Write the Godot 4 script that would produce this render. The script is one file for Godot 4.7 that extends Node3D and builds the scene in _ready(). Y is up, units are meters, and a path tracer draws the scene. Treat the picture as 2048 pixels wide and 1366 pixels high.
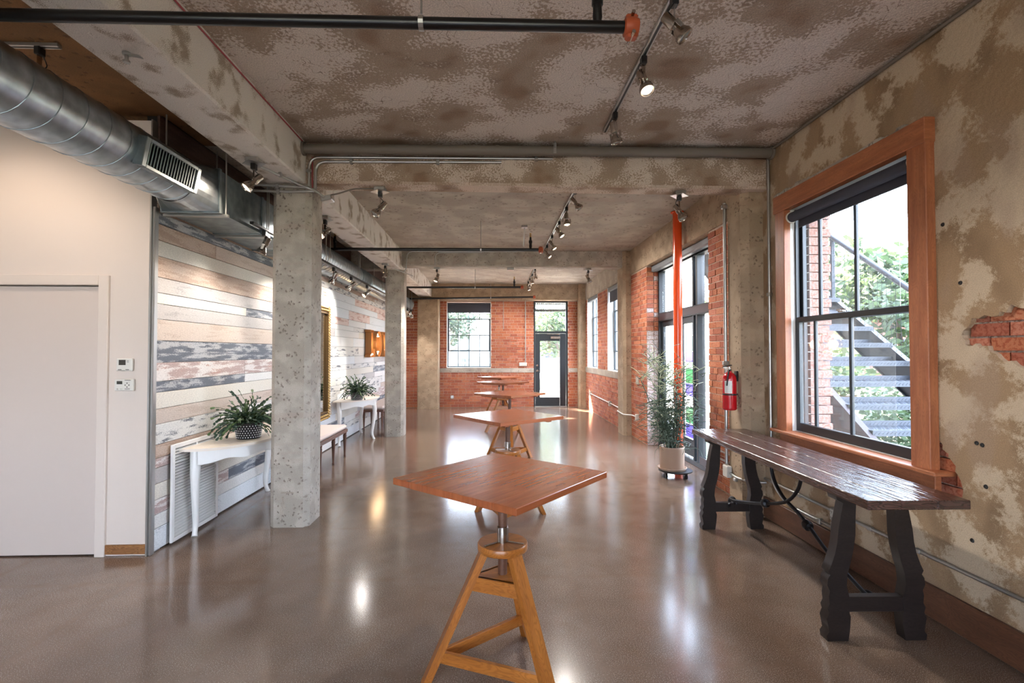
extends Node3D
# A loft hall: right = +X, the far brick wall = -Z, up = +Y, metres. The camera stands at the origin, eye height 1.57.

const XR := 2.59      # inner face of the window wall
const ZB := -13.9     # inner face of the far brick wall
const XL := -2.62     # face of the plank wall
const YC := 3.46      # underside of the slab
const ZP := -3.93     # face of the white partition

var M := {}
var taken := {}
var rng := RandomNumberGenerator.new()


# ------------------------------------------------------------------ mesh builder
class MB:
	var v := PackedVector3Array()
	var n := PackedVector3Array()
	var u := PackedVector2Array()
	var c := PackedColorArray()
	var tint = null
	var uo := Vector2.ZERO

	func tri(p, q, r, np, nq, nr, up, uq, ur):
		if (q - p).cross(r - p).dot(np + nq + nr) > 0.0:
			var t = q; q = r; r = t
			t = nq; nq = nr; nr = t
			t = uq; uq = ur; ur = t
		v.append(p); v.append(q); v.append(r)
		n.append(np); n.append(nq); n.append(nr)
		u.append(up + uo); u.append(uq + uo); u.append(ur + uo)
		if tint != null:
			c.append(tint); c.append(tint); c.append(tint)

	func quad(p, q, r, s, nn, up = Vector2.ZERO, uq = Vector2.ZERO, ur = Vector2.ZERO, us = Vector2.ZERO):
		tri(p, q, r, nn, nn, nn, up, uq, ur)
		tri(p, r, s, nn, nn, nn, up, ur, us)

	func box(ctr, size, B = Basis.IDENTITY, grain = 0, bev = 0.0):
		var h = size * 0.5
		for a in 3:
			var a1 = (a + 1) % 3
			var a2 = (a + 2) % 3
			for s in [-1.0, 1.0]:
				var ps = []
				var us = []
				for k in [[-1.0, -1.0], [1.0, -1.0], [1.0, 1.0], [-1.0, 1.0]]:
					var p = Vector3.ZERO
					p[a] = h[a] * s
					p[a1] = (h[a1] - bev) * k[0]
					p[a2] = (h[a2] - bev) * k[1]
					ps.append(ctr + B * p)
					us.append(uvof(p, a, grain))
				var nn = Vector3.ZERO
				nn[a] = s
				quad(ps[0], ps[1], ps[2], ps[3], B * nn, us[0], us[1], us[2], us[3])
				if bev > 0.0:
					for s1 in [-1.0, 1.0]:
						var e = []
						var eu = []
						for k in [[0, -1.0], [0, 1.0], [1, 1.0], [1, -1.0]]:
							var p = Vector3.ZERO
							p[a] = (h[a] if k[0] == 0 else h[a] - bev) * s
							p[a1] = (h[a1] - bev if k[0] == 0 else h[a1]) * s1
							p[a2] = (h[a2] - bev) * k[1]
							e.append(ctr + B * p)
							eu.append(uvof(p, a, grain))
						var ne = Vector3.ZERO
						ne[a] = s * 0.7071
						ne[a1] = s1 * 0.7071
						quad(e[0], e[1], e[2], e[3], B * ne, eu[0], eu[1], eu[2], eu[3])
		if bev > 0.0:
			for sx in [-1.0, 1.0]:
				for sy in [-1.0, 1.0]:
					for sz in [-1.0, 1.0]:
						var sg = Vector3(sx, sy, sz)
						var nn = B * (sg * 0.57735)
						var ps = []
						for a in 3:
							var p = (h - Vector3.ONE * bev) * sg
							p[a] = h[a] * sg[a]
							ps.append(ctr + B * p)
						tri(ps[0], ps[1], ps[2], nn, nn, nn, Vector2.ZERO, Vector2.ZERO, Vector2.ZERO)

	func uvof(p, a, g):
		if a == g:
			return Vector2(p[(a + 1) % 3], p[(a + 2) % 3])
		return Vector2(p[g], p[3 - a - g])

	# a straight bar between two points: w across (towards `side`), t thick
	func bar(p, q, w, t, side = Vector3.RIGHT, bev = 0.0):
		var z = (q - p).normalized()
		var y = z.cross(side).normalized()
		var x = y.cross(z).normalized()
		box((p + q) * 0.5, Vector3(w, t, p.distance_to(q)), Basis(x, y, z), 2, bev)

	func tube(pts, rad, sides = 8, cap = true, flat = 1.0):
		var m = pts.size()
		var t0 = (pts[1] - pts[0]).normalized()
		var x = t0.cross(Vector3.UP)
		if x.length() < 0.1:
			x = t0.cross(Vector3.RIGHT)
		x = x.normalized()
		var prev = []
		var prevn = []
		var len = 0.0
		for i in m:
			var t = t0
			if i > 0 and i < m - 1:
				t = ((pts[i + 1] - pts[i]).normalized() + (pts[i] - pts[i - 1]).normalized()).normalized()
			elif i == m - 1:
				t = (pts[i] - pts[i - 1]).normalized()
			x = (x - t * x.dot(t)).normalized()
			var y = t.cross(x)
			var r = rad[i] if rad is Array else rad
			var ring = []
			var rn = []
			for k in sides + 1:
				var a = TAU * k / sides
				var d = x * cos(a) + y * sin(a) * flat
				ring.append(pts[i] + d * r)
				rn.append((x * cos(a) + y * sin(a) / flat).normalized())
			var l2 = len + (pts[i].distance_to(pts[i - 1]) if i > 0 else 0.0)
			if i > 0:
				for k in sides:
					var va = TAU * r * k / sides
					var vb = TAU * r * (k + 1) / sides
					tri(prev[k], prev[k + 1], ring[k + 1], prevn[k], prevn[k + 1], rn[k + 1], Vector2(len, va), Vector2(len, vb), Vector2(l2, vb))
					tri(prev[k], ring[k + 1], ring[k], prevn[k], rn[k + 1], rn[k], Vector2(len, va), Vector2(l2, vb), Vector2(l2, va))
			if cap and (i == 0 or i == m - 1):
				var nn = -t if i == 0 else t
				for k in sides:
					tri(pts[i], ring[k], ring[k + 1], nn, nn, nn, Vector2.ZERO, Vector2.ZERO, Vector2.ZERO)
			prev = ring
			prevn = rn
			len = l2

	# profile of (radius, height) turned about the local y axis
	func lathe(prof, segs = 24, o = Vector3.ZERO, B = Basis.IDENTITY, sweep = TAU):
		var m = prof.size()
		var sn = []
		for i in m - 1:
			var d = prof[i + 1] - prof[i]
			sn.append(Vector2(d.y, -d.x).normalized())
		for i in m - 1:
			var n0 = sn[i]
			var n1 = sn[i]
			if i > 0 and sn[i - 1].dot(sn[i]) > 0.7:
				n0 = (sn[i] + sn[i - 1]).normalized()
			if i < m - 2 and sn[i + 1].dot(sn[i]) > 0.7:
				n1 = (sn[i] + sn[i + 1]).normalized()
			for k in segs:
				var a = sweep * k / segs
				var b = sweep * (k + 1) / segs
				var P = []
				var N = []
				for e in [[i, a, n0], [i, b, n0], [i + 1, b, n1], [i + 1, a, n1]]:
					P.append(o + B * Vector3(prof[e[0]].x * cos(e[1]), prof[e[0]].y, prof[e[0]].x * sin(e[1])))
					N.append(B * Vector3(e[2].x * cos(e[1]), e[2].y, e[2].x * sin(e[1])))
				var ua = Vector2(a * 0.2, prof[i].y)
				var ub = Vector2(b * 0.2, prof[i].y)
				var uc = Vector2(b * 0.2, prof[i + 1].y)
				var ud = Vector2(a * 0.2, prof[i + 1].y)
				if prof[i].x > 1e-5:
					tri(P[0], P[1], P[2], N[0], N[1], N[2], ua, ub, uc)
				if prof[i + 1].x > 1e-5:
					tri(P[0], P[2], P[3], N[0], N[2], N[3], ua, uc, ud)

	# polygon in local xy, extruded along local z from -d/2 to d/2
	func prism(poly, d, o = Vector3.ZERO, B = Basis.IDENTITY, smooth = false):
		var idx = Geometry2D.triangulate_polygon(poly)
		for s in [-1.0, 1.0]:
			var nn = B * Vector3(0, 0, s)
			for k in range(0, idx.size(), 3):
				var P = []
				for j in 3:
					var q = poly[idx[k + j]]
					P.append(o + B * Vector3(q.x, q.y, d * 0.5 * s))
				tri(P[0], P[1], P[2], nn, nn, nn, poly[idx[k]], poly[idx[k + 1]], poly[idx[k + 2]])
		var m = poly.size()
		var cw = Geometry2D.is_polygon_clockwise(poly)
		var en = []
		for i in m:
			var e = poly[(i + 1) % m] - poly[i]
			var nn = Vector2(e.y, -e.x).normalized()
			en.append(-nn if cw else nn)
		var l = 0.0
		for i in m:
			var j = (i + 1) % m
			var na = en[i]
			var nb = en[i]
			if smooth:
				if en[(i + m - 1) % m].dot(en[i]) > 0.6: na = (en[(i + m - 1) % m] + en[i]).normalized()
				if en[j].dot(en[i]) > 0.6: nb = (en[j] + en[i]).normalized()
			var l2 = l + poly[i].distance_to(poly[j])
			var a = o + B * Vector3(poly[i].x, poly[i].y, -d * 0.5)
			var b = o + B * Vector3(poly[j].x, poly[j].y, -d * 0.5)
			var c2 = o + B * Vector3(poly[j].x, poly[j].y, d * 0.5)
			var d2 = o + B * Vector3(poly[i].x, poly[i].y, d * 0.5)
			var n3a = B * Vector3(na.x, na.y, 0)
			var n3b = B * Vector3(nb.x, nb.y, 0)
			tri(a, b, c2, n3a, n3b, n3b, Vector2(l, 0), Vector2(l2, 0), Vector2(l2, d))
			tri(a, c2, d2, n3a, n3b, n3a, Vector2(l, 0), Vector2(l2, d), Vector2(l, d))
			l = l2

	func ball(o, r, segs = 10, B = Basis.IDENTITY):
		var prof = []
		var k = maxi(4, segs / 2)
		for i in k + 1:
			var a = -PI / 2 + PI * i / k
			prof.append(Vector2(maxf(cos(a) * r, 0.0), sin(a) * r))
		lathe(prof, segs, o, B)

	func done() -> ArrayMesh:
		var a := []
		a.resize(Mesh.ARRAY_MAX)
		a[Mesh.ARRAY_VERTEX] = v
		a[Mesh.ARRAY_NORMAL] = n
		a[Mesh.ARRAY_TEX_UV] = u
		if tint != null and c.size() == v.size():
			a[Mesh.ARRAY_COLOR] = c
		var m := ArrayMesh.new()
		m.add_surface_from_arrays(Mesh.PRIMITIVE_TRIANGLES, a)
		return m


# ------------------------------------------------------------------ nodes
func numbered(called):
	var k = taken.get(called, 0)
	taken[called] = k + 1
	return called if k == 0 else "%s_%03d" % [called, k]

func tag(o, label, category, group = "", kind = ""):
	o.set_meta("label", label)
	o.set_meta("category", category)
	if group != "": o.set_meta("group", group)
	if kind != "": o.set_meta("kind", kind)
	return o

func thing(called, label, category, at = Vector3.ZERO, group = "", kind = "") -> Node3D:
	var o := Node3D.new()
	o.name = numbered(called)
	add_child(o)
	o.position = at
	tag(o, label, category, group, kind)
	return o

func mi(called, m, mat) -> MeshInstance3D:
	var o := MeshInstance3D.new()
	o.mesh = m.done() if m is MB else m
	o.material_override = mat
	o.name = called
	return o

# a part of `parent`; `world` when its mesh was built in world coordinates
func part(parent, called, m, mat, world = false, label = "") -> MeshInstance3D:
	var seen = parent.get_meta("_n", {})
	var k = seen.get(called, 0)
	seen[called] = k + 1
	parent.set_meta("_n", seen)
	var o := mi(called if k == 0 else "%s_%03d" % [called, k], m, mat)
	parent.add_child(o)
	if world:
		var p = parent
		while p != self:
			o.position -= p.position
			p = p.get_parent()
	if label != "": o.set_meta("label", label)
	return o

func solo(called, label, category, m, mat, group = "", kind = "") -> MeshInstance3D:
	var o := mi(numbered(called), m, mat)
	add_child(o)
	tag(o, label, category, group, kind)
	return o

func copy(o, label, at):
	var c = o.duplicate()
	var base = str(o.name).rstrip("0123456789").trim_suffix("_")
	c.name = numbered(base)
	add_child(c)
	c.position = at
	c.set_meta("label", label)
	return c

func V(x, y, z) -> Vector3: return Vector3(x, y, z)
func V2(x, y) -> Vector2: return Vector2(x, y)

# polyline with rounded corners
func bent(pts, r, k = 5):
	var out = [pts[0]]
	for i in range(1, pts.size() - 1):
		var a = (pts[i - 1] - pts[i])
		var b = (pts[i + 1] - pts[i])
		var rr = minf(r, minf(a.length(), b.length()) * 0.49)
		var p = pts[i] + a.normalized() * rr
		var q = pts[i] + b.normalized() * rr
		for j in k + 1:
			var t = float(j) / k
			out.append(p.lerp(pts[i], t).lerp(pts[i].lerp(q, t), t))
	out.append(pts[-1])
	return out

func smooth_path(pts, per = 6):
	var cv := Curve3D.new()
	for i in pts.size():
		var d = (pts[mini(i + 1, pts.size() - 1)] - pts[maxi(i - 1, 0)]) / 6.0
		cv.add_point(pts[i], -d, d)
	var out = []
	for i in pts.size() - 1:
		for j in per:
			out.append(cv.sample(i, float(j) / per))
	out.append(pts[-1])
	return out

func basis_to(dir, up = Vector3.UP):     # y axis along dir
	var y = dir.normalized()
	var x = y.cross(up)
	if x.length() < 0.05: x = y.cross(Vector3.RIGHT)
	x = x.normalized()
	return Basis(x, y, x.cross(y))


# ------------------------------------------------------------------ textures and materials
func nz(w, h, freq, sd, oct = 4, typ = FastNoiseLite.TYPE_SIMPLEX_SMOOTH, sx = 1, sy = 1) -> PackedByteArray:
	var f := FastNoiseLite.new()
	f.noise_type = typ
	f.seed = sd
	f.frequency = freq
	f.fractal_octaves = oct
	if typ == FastNoiseLite.TYPE_CELLULAR:
		f.fractal_type = FastNoiseLite.FRACTAL_NONE
		f.cellular_return_type = FastNoiseLite.RETURN_DISTANCE
	var im = f.get_seamless_image(w / sx, h / sy)
	im.convert(Image.FORMAT_L8)
	if sx != 1 or sy != 1:
		im.resize(w, h, Image.INTERPOLATE_CUBIC)
	return im.get_data()

func tex(w, h, fn) -> ImageTexture:
	var b := PackedByteArray()
	b.resize(w * h * 3)
	var j := 0
	for i in w * h:
		var c: Color = fn.call(i)
		b[j] = clampi(int(c.r * 255.0), 0, 255)
		b[j + 1] = clampi(int(c.g * 255.0), 0, 255)
		b[j + 2] = clampi(int(c.b * 255.0), 0, 255)
		j += 3
	return ImageTexture.create_from_image(Image.create_from_data(w, h, false, Image.FORMAT_RGB8, b))

func gray(w, h, b) -> ImageTexture:
	return ImageTexture.create_from_image(Image.create_from_data(w, h, false, Image.FORMAT_L8, b))

func C(h) -> Color: return Color.html(h)

func mat(name, col, rough = 0.6, metal = 0.0) -> StandardMaterial3D:
	var m := StandardMaterial3D.new()
	m.resource_name = name
	m.albedo_color = col if col is Color else C(col)
	m.roughness = rough
	m.metallic = metal
	M[name] = m
	return m

func world_tex(m, t, metres, bump = null, depth = 0.0):
	m.albedo_texture = t
	m.uv1_triplanar = true
	m.uv1_world_triplanar = true
	m.uv1_triplanar_sharpness = 8.0
	m.uv1_scale = Vector3.ONE / metres
	if bump != null:
		m.heightmap_enabled = true
		m.heightmap_texture = bump
		m.heightmap_scale = depth
	return m

func ss(a, b, x): return smoothstep(a, b, x)

func make_materials():
	# --- flaking distemper on the near ceiling
	var S := 1536
	var a := nz(S, S, 0.0032, 11, 3)
	var b := nz(S, S, 0.085, 12, 3, FastNoiseLite.TYPE_SIMPLEX_SMOOTH, 1, 1)
	var d := nz(S, S, 0.012, 13, 4, FastNoiseLite.TYPE_SIMPLEX_SMOOTH, 2, 1)
	var e := nz(S, S, 0.25, 14, 2)
	var crk := nz(S, S, 0.006, 15, 3)
	var brown := C("9f8d7d")
	var pale := C("d6cbc3")
	var dark := C("78675b")
	var t_ceil := tex(S, S, func(i):
		var x = a[i] / 255.0
		var y = b[i] / 255.0
		var z = d[i] / 255.0
		var k = ss(0.49, 0.57, x * 0.62 + y * 0.40 + z * 0.2 - 0.09)
		var c = brown.lerp(dark, ss(0.58, 0.85, z) * 0.5).lerp(pale, k * 0.8)
		c = c.lerp(C("6b4a33"), ss(0.70, 0.9, 1.0 - x) * 0.4)
		var cr = abs(crk[i] / 255.0 - 0.5)
		if cr < 0.004 and x > 0.4: c = c.lerp(dark, 0.75)
		return c * (0.84 + 0.32 * e[i] / 255.0))
	var bump_ceil := gray(S, S, b)
	world_tex(mat("ceiling_flaking", Color.WHITE, 0.85), t_ceil, 3.9, bump_ceil, 0.5)

	# --- patched plaster of the near window wall: cream over tan
	var P := 1280
	a = nz(P, P, 0.0055, 21, 4)
	b = nz(P, P, 0.06, 22, 4)
	d = nz(P, P, 0.005, 23, 3, FastNoiseLite.TYPE_SIMPLEX_SMOOTH, 1, 2)
	e = nz(P, P, 0.3, 24, 2)
	var tan_ := C("9b8062")
	var cream := C("c0ad94")
	var umber := C("7d654b")
	var t_plas := tex(P, P, func(i):
		var x = a[i] / 255.0
		var y = b[i] / 255.0
		var z = d[i] / 255.0
		var k = ss(0.44, 0.60, x * 0.72 + y * 0.2 + e[i] / 255.0 * 0.12)
		var c = tan_.lerp(umber, ss(0.5, 0.85, z) * 0.7).lerp(cream, k * 0.9)
		c = c.lerp(C("a08a78"), ss(0.6, 0.85, 1.0 - z) * 0.4)
		if y > 0.86 and x < 0.5: c = c.lerp(umber, 0.35)
		return c * (0.9 + 0.2 * e[i] / 255.0))
	world_tex(mat("plaster_patched", Color.WHITE, 0.9), t_plas, 2.9, gray(P, P, b), 0.25)

	# --- board marked concrete with pits
	var Q := 1024
	a = nz(Q, Q, 0.006, 31, 4)
	b = nz(Q, Q, 0.035, 32, 2, FastNoiseLite.TYPE_CELLULAR)
	d = nz(Q, Q, 0.008, 33, 4, FastNoiseLite.TYPE_SIMPLEX_SMOOTH, 8, 1)
	e = nz(Q, Q, 0.25, 34, 3)
	var msk := nz(Q, Q, 0.01, 35, 3)
	var b2 := nz(Q, Q, 0.014, 36, 2, FastNoiseLite.TYPE_CELLULAR)
	var rag := nz(Q, Q, 0.07, 37, 3)
	for i in Q * Q:
		b[i] = clampi(mini(int(b[i] + (rag[i] - 128) * 0.35), int(b2[i] * 1.5 + (rag[i] - 128) * 0.5 + 8)), 0, 255)
	var bb := PackedByteArray()
	bb.resize(Q * Q)
	for i in Q * Q:
		var pit = (1.0 - ss(0.08, 0.22, b[i] / 255.0)) * ss(0.5, 0.62, msk[i] / 255.0)
		bb[i] = clampi(int(165 - 120 * pit + 24 * (e[i] / 255.0 - 0.5) + 22 * (d[i] / 255.0 - 0.5)), 0, 255)
	var t_conc := tex(Q, Q, func(i):
		var x = a[i] / 255.0
		var pit = (1.0 - ss(0.06, 0.2, b[i] / 255.0)) * ss(0.5, 0.62, msk[i] / 255.0)
		var c = C("a39a8e").lerp(C("b6ada1"), ss(0.3, 0.75, x)).lerp(C("a7978a"), ss(0.6, 0.9, d[i] / 255.0) * 0.6)
		c = c.lerp(C("756a60"), pit * 0.7)
		return c * (0.88 + 0.24 * e[i] / 255.0))
	var bump_conc := gray(Q, Q, bb)
	world_tex(mat("concrete", Color.WHITE, 0.85), t_conc, 1.7, bump_conc, 0.9)
	world_tex(mat("concrete_pale", C("f4f0ec"), 0.85), t_conc, 2.3, bump_conc, 0.3)
	world_tex(mat("concrete_tan", C("f3dfc8"), 0.85), t_conc, 1.9, bump_conc, 0.9)
	world_tex(mat("concrete_ochre", C("b98a58"), 0.85), t_conc, 2.6, bump_conc, 0.3)
	world_tex(mat("concrete_ceiling", C("f6f2ee"), 0.8), t_conc, 3.4, bump_conc, 0.25)

	# --- limewashed beam faces: pale paint flaking from brown
	var t_beam := tex(Q, Q, func(i):
		var k = ss(0.30, 0.44, a[i] / 255.0 * 0.7 + e[i] / 255.0 * 0.36)
		return C("9c8c7c").lerp(C("d9d1ca"), k) * (0.88 + 0.24 * e[i] / 255.0))
	world_tex(mat("beam_paint", Color.WHITE, 0.85), t_beam, 1.6, bump_conc, 0.35)
	world_tex(mat("beam_flaking", C("fff6ec"), 0.85), t_ceil, 2.7, bump_ceil, 0.4)

	# --- polished floor
	a = nz(Q, Q, 0.16, 41, 2, FastNoiseLite.TYPE_CELLULAR)
	b = nz(Q, Q, 0.004, 42, 4)
	e = nz(Q, Q, 0.4, 43, 2)
	var sp := nz(Q, Q, 0.09, 44, 2, FastNoiseLite.TYPE_CELLULAR)
	var t_floor := tex(Q, Q, func(i):
		var c = C("786659").lerp(C("836f61"), b[i] / 255.0)
		c = c.lerp(C("4c423b"), (1.0 - ss(0.10, 0.30, a[i] / 255.0)) * 0.85)
		c = c.lerp(C("bab0a6"), (1.0 - ss(0.08, 0.17, sp[i] / 255.0)) * 0.85)
		return c * (0.82 + 0.36 * e[i] / 255.0))
	var m = world_tex(mat("floor_polished", Color.WHITE, 0.16), t_floor, 1.0)
	var rb := PackedByteArray()
	rb.resize(512 * 512)
	var r0 := nz(512, 512, 0.012, 45, 4)
	var r1 := nz(512, 512, 0.03, 46, 3)
	for i in 512 * 512:
		rb[i] = clampi(int(22 + 34.0 * r0[i] / 255.0), 0, 255)
	m.detail_enabled = true
	m.detail_blend_mode = BaseMaterial3D.BLEND_MODE_MUL
	m.detail_uv_layer = BaseMaterial3D.DETAIL_UV_2
	m.uv2_triplanar = true
	m.uv2_world_triplanar = true
	m.uv2_scale = Vector3.ONE / 5.3
	m.detail_albedo = tex(512, 512, func(i): return C("f3eeea").lerp(Color.WHITE, ss(0.3, 0.75, r0[i] / 255.0)).lerp(C("eadfd3"), ss(0.55, 0.8, r1[i] / 255.0) * 0.4))
	m.roughness = 0.16
	m.metallic_specular = 0.7

	# --- woods, grain along u; 1 unit of u = 1 m
	wood("wood_table", ["95502f", "a96038", "84452a"], 51, 0.24, 0.22)
	wood("wood_leg", ["9c5c24", "b67334", "744014"], 52, 0.3, 0.7)
	wood("wood_casing", ["9a5a3a", "b06f49", "7d4429"], 53, 0.38, 0.5)
	wood("wood_dark", ["3a2723", "573d37", "1c1211"], 54, 0.2, 1.0)
	wood("wood_black", ["1b1412", "2a2220", "0e0a09"], 55, 0.4, 0.8)
	wood("wood_oak", ["8d5f38", "a97848", "5f3b1f"], 56, 0.42, 1.0)
	wood("wood_walnut", ["5a3a2a", "704a36", "3e261b"], 57, 0.45, 0.7)
	M.wood_dark.metallic_specular = 0.7
	var wd := nz(1024, 256, 0.03, 59, 4, FastNoiseLite.TYPE_SIMPLEX_SMOOTH, 8, 1)
	M.wood_dark.heightmap_enabled = true
	M.wood_dark.heightmap_texture = gray(1024, 256, wd)
	M.wood_dark.heightmap_scale = 0.35
	M.wood_table.clearcoat_enabled = true
	M.wood_table.clearcoat = 0.35
	M.wood_table.clearcoat_roughness = 0.12

	# --- reclaimed boards: [ground, paint, how much paint survives, streaks]
	var kinds = {
		"board_cream": ["c2b6a5", "e0dace", 0.9, "d5b58f"], "board_beige": ["c0aea0", "ccbdb1", 0.6, "b09d90"],
		"board_tan": ["b39a88", "c4ae9e", 0.55, "9d8474"], "board_grey": ["a9a4a2", "bdb8b5", 0.65, "98918e"],
		"board_blue": ["666c76", "b5b6b8", 0.46, "4d525c"], "board_pink": ["b8a19b", "e2dcd8", 0.5, "c09080"],
		"board_chipped": ["6a6c72", "dedcd7", 0.62, "55575d"], "board_white": ["c9c6c1", "e6e4e0", 0.85, "b5b3b0"],
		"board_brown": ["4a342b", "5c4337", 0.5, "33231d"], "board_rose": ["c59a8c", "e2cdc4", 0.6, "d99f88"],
		"board_ice": ["aab4bd", "e6eaec", 0.75, "8f9aa5"]}
	var sd := 60
	for k in kinds:
		sd += 3
		boards(k, kinds[k], sd)

	# --- brick: five fired tones over one speckle
	a = nz(256, 256, 0.05, 91, 4)
	e = nz(256, 256, 0.3, 92, 2)
	var t_brick := tex(256, 256, func(i):
		var c = Color.WHITE.lerp(C("dfc0b0"), ss(0.45, 0.75, a[i] / 255.0))
		return c * (0.78 + 0.3 * e[i] / 255.0))
	var bump_brick := gray(256, 256, a)
	var tones = ["bd7350", "c88260", "b1684c", "c27d64", "a8614a"]
	for i in 5:
		world_tex(mat("brick_%d" % i, tones[i], 0.88), t_brick, 0.33, bump_brick, 0.3)
	var mv = world_tex(mat("brick_mass", Color.WHITE, 0.88), t_brick, 0.33, bump_brick, 0.3)
	mv.vertex_color_use_as_albedo = true
	world_tex(mat("brick_pale", "8d6a5f", 0.88), t_brick, 0.33, bump_brick, 0.3)
	world_tex(mat("brick_washed", "c3b7b4", 0.85), t_brick, 0.33, bump_brick, 0.3)
	world_tex(mat("mortar", "ddcbbb", 0.95), t_brick, 0.21, bump_brick, 0.4)

	# --- metals, paints
	a = nz(512, 512, 0.02, 93, 2, FastNoiseLite.TYPE_CELLULAR)
	b = nz(512, 512, 0.01, 94, 4)
	var t_galv := tex(512, 512, func(i): return C("a9aeb1").lerp(C("c9cdcf"), a[i] / 255.0) * (0.85 + 0.25 * b[i] / 255.0))
	m = mat("galvanised", "e6eef4", 0.3, 0.95)
	m.albedo_texture = t_galv
	m.uv1_triplanar = true
	m.uv1_scale = Vector3.ONE * 1.6
	m = mat("galvanised_dull", "bcc6c9", 0.42, 0.9)
	m.albedo_texture = t_galv
	m.uv1_triplanar = true
	m.uv1_scale = Vector3.ONE * 1.3
	mat("emt", "b4b3b0", 0.34, 0.9)
	mat("nickel", "b2a9a0", 0.25, 1.0)
	mat("chrome", "d0d0d0", 0.12, 1.0)
	mat("black_paint", "141416", 0.45)
	mat("black_pipe", "101012", 0.3)
	mat("black_frame", "1c2227", 0.38)
	mat("steel_window", "2b363d", 0.4)
	mat("bronze_frame", "3b3033", 0.35, 0.3)
	mat("stair_steel", "3b4049", 0.5, 0.2)
	mat("stair_rust", "33282b", 0.6, 0.1)
	mat("white_paint", "e8e6e2", 0.4)
	mat("white_plastic", "dedbd2", 0.4)
	mat("cover_plate", "c9c6be", 0.45)
	mat("wall_white", "dccfc4", 0.6)
	mat("door_white", "d3c5bb", 0.42)
	mat("reveal_white", "d9d7d3", 0.7)
	mat("orange_paint", "d4481b", 0.22)
	mat("fire_red", "b3111a", 0.2)
	mat("coupling_orange", "b0522f", 0.5)
	mat("brass", "b08d4f", 0.3, 1.0)
	mat("iron", "17161a", 0.42, 0.5)
	mat("lcd", "3c3934", 0.15)
	mat("ink", "4a443e", 0.6)
	mat("pot_clay", "b29884", 0.55)
	mat("soil", "33271e", 0.95)
	mat("pipe_grey", "6f665c", 0.6)
	mat("shade_cloth", "3c3d48", 0.8)
	mat("shade_cassette", "6a6d72", 0.5)
	mat("bench_cloth", "cdbdb6", 0.9)
	mat("mirror_glass", "e8e8e8", 0.02, 1.0)
	mat("rust_letter", "a5713f", 0.6, 0.2)
	mat("letter_face", "cfab80", 0.5, 0.1)
	mat("wire_red", "9c3a3f", 0.5)
	mat("rubber", "121212", 0.6)
	mat("black_pot", "15171c", 0.3)
	mat("dot_white", "e6e6e6", 0.4)
	m = mat("gold_leaf", "b39560", 0.35, 0.8)
	mat("gold_dark", "5d4524", 0.5, 0.6)
	m = mat("cactus", "2f4432", 0.5)
	m = mat("cactus_light", "4d6238", 0.5)
	m = mat("pencil_green", "3f5442", 0.5)
	m = mat("pencil_tip", "a4ad8a", 0.5)
	for g in [["glass_pane", "dfe9ea", 0.05], ["glass_yellow", "e6d35a", 0.45], ["glass_green", "1f8a4a", 0.8], ["glass_violet", "6a4fc4", 0.8], ["glass_mint", "7fd0a4", 0.45], ["glass_cream", "f0dcc0", 0.4]]:
		var q = Color.html(g[1])
		q.a = g[2]
		m = mat(g[0], q, 0.02 if g[0] == "glass_pane" else 0.3)
		m.transparency = BaseMaterial3D.TRANSPARENCY_ALPHA
		if g[0] != "glass_pane":
			m.backlight_enabled = true
			m.backlight = Color.html(g[1])
	m = mat("lamp_face", "fff4e6", 0.3)
	m.emission_enabled = true
	m.emission = C("ffe9cf")
	m.emission_energy_multiplier = 2.2
	m = mat("bulb_glow", "fff0d8", 0.3)
	m.emission_enabled = true
	m.emission = C("ffe6c4")
	m.emission_energy_multiplier = 4.0
	m = mat("lamp_off", "8f8a84", 0.2)

	# --- outdoors
	a = nz(512, 512, 0.03, 95, 4)
	e = nz(512, 512, 0.25, 96, 2)
	var t_grass := tex(512, 512, func(i): return C("3c442f").lerp(C("5b624a"), a[i] / 255.0) * (0.7 + 0.6 * e[i] / 255.0))
	world_tex(mat("grass", Color.WHITE, 0.95), t_grass, 3.0)
	mat("drive", "a09b94", 0.9)
	mat("far_brick", "6d463c", 0.9)
	mat("far_wall", "60625f", 0.9)
	mat("far_roof", "7d7672", 0.9)
	mat("bark", "6d625a", 0.95)
	m = mat("leaves", "3c4c33", 0.7)
	m.backlight_enabled = true
	m.backlight = C("465638")
	m = mat("leaves_dark", "354438", 0.7)
	m.backlight_enabled = true
	m.backlight = C("3d4c3e")

func wood(name, cols, sd, rough, contrast):
	var w := 1024
	var h := 256
	var a := nz(w, h, 0.05, sd, 4, FastNoiseLite.TYPE_SIMPLEX_SMOOTH, 16, 1)
	var b := nz(w, h, 0.012, sd + 200, 3, FastNoiseLite.TYPE_SIMPLEX_SMOOTH, 4, 1)
	var c0 = C(cols[0])
	var c1 = C(cols[1])
	var c2 = C(cols[2])
	var t := tex(w, h, func(i):
		var x = a[i] / 255.0
		var y = b[i] / 255.0
		var ring = 0.5 + 0.5 * sin((y * 9.0 + x * 0.8) * TAU)
		var c = c0.lerp(c1, y).lerp(c2, ss(0.45, 0.95, ring) * 0.45 * contrast)
		return c * (0.93 + 0.14 * x))
	var m = mat(name, Color.WHITE, rough)
	m.albedo_texture = t
	m.uv1_scale = Vector3(0.8, 3.2, 1)

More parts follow.
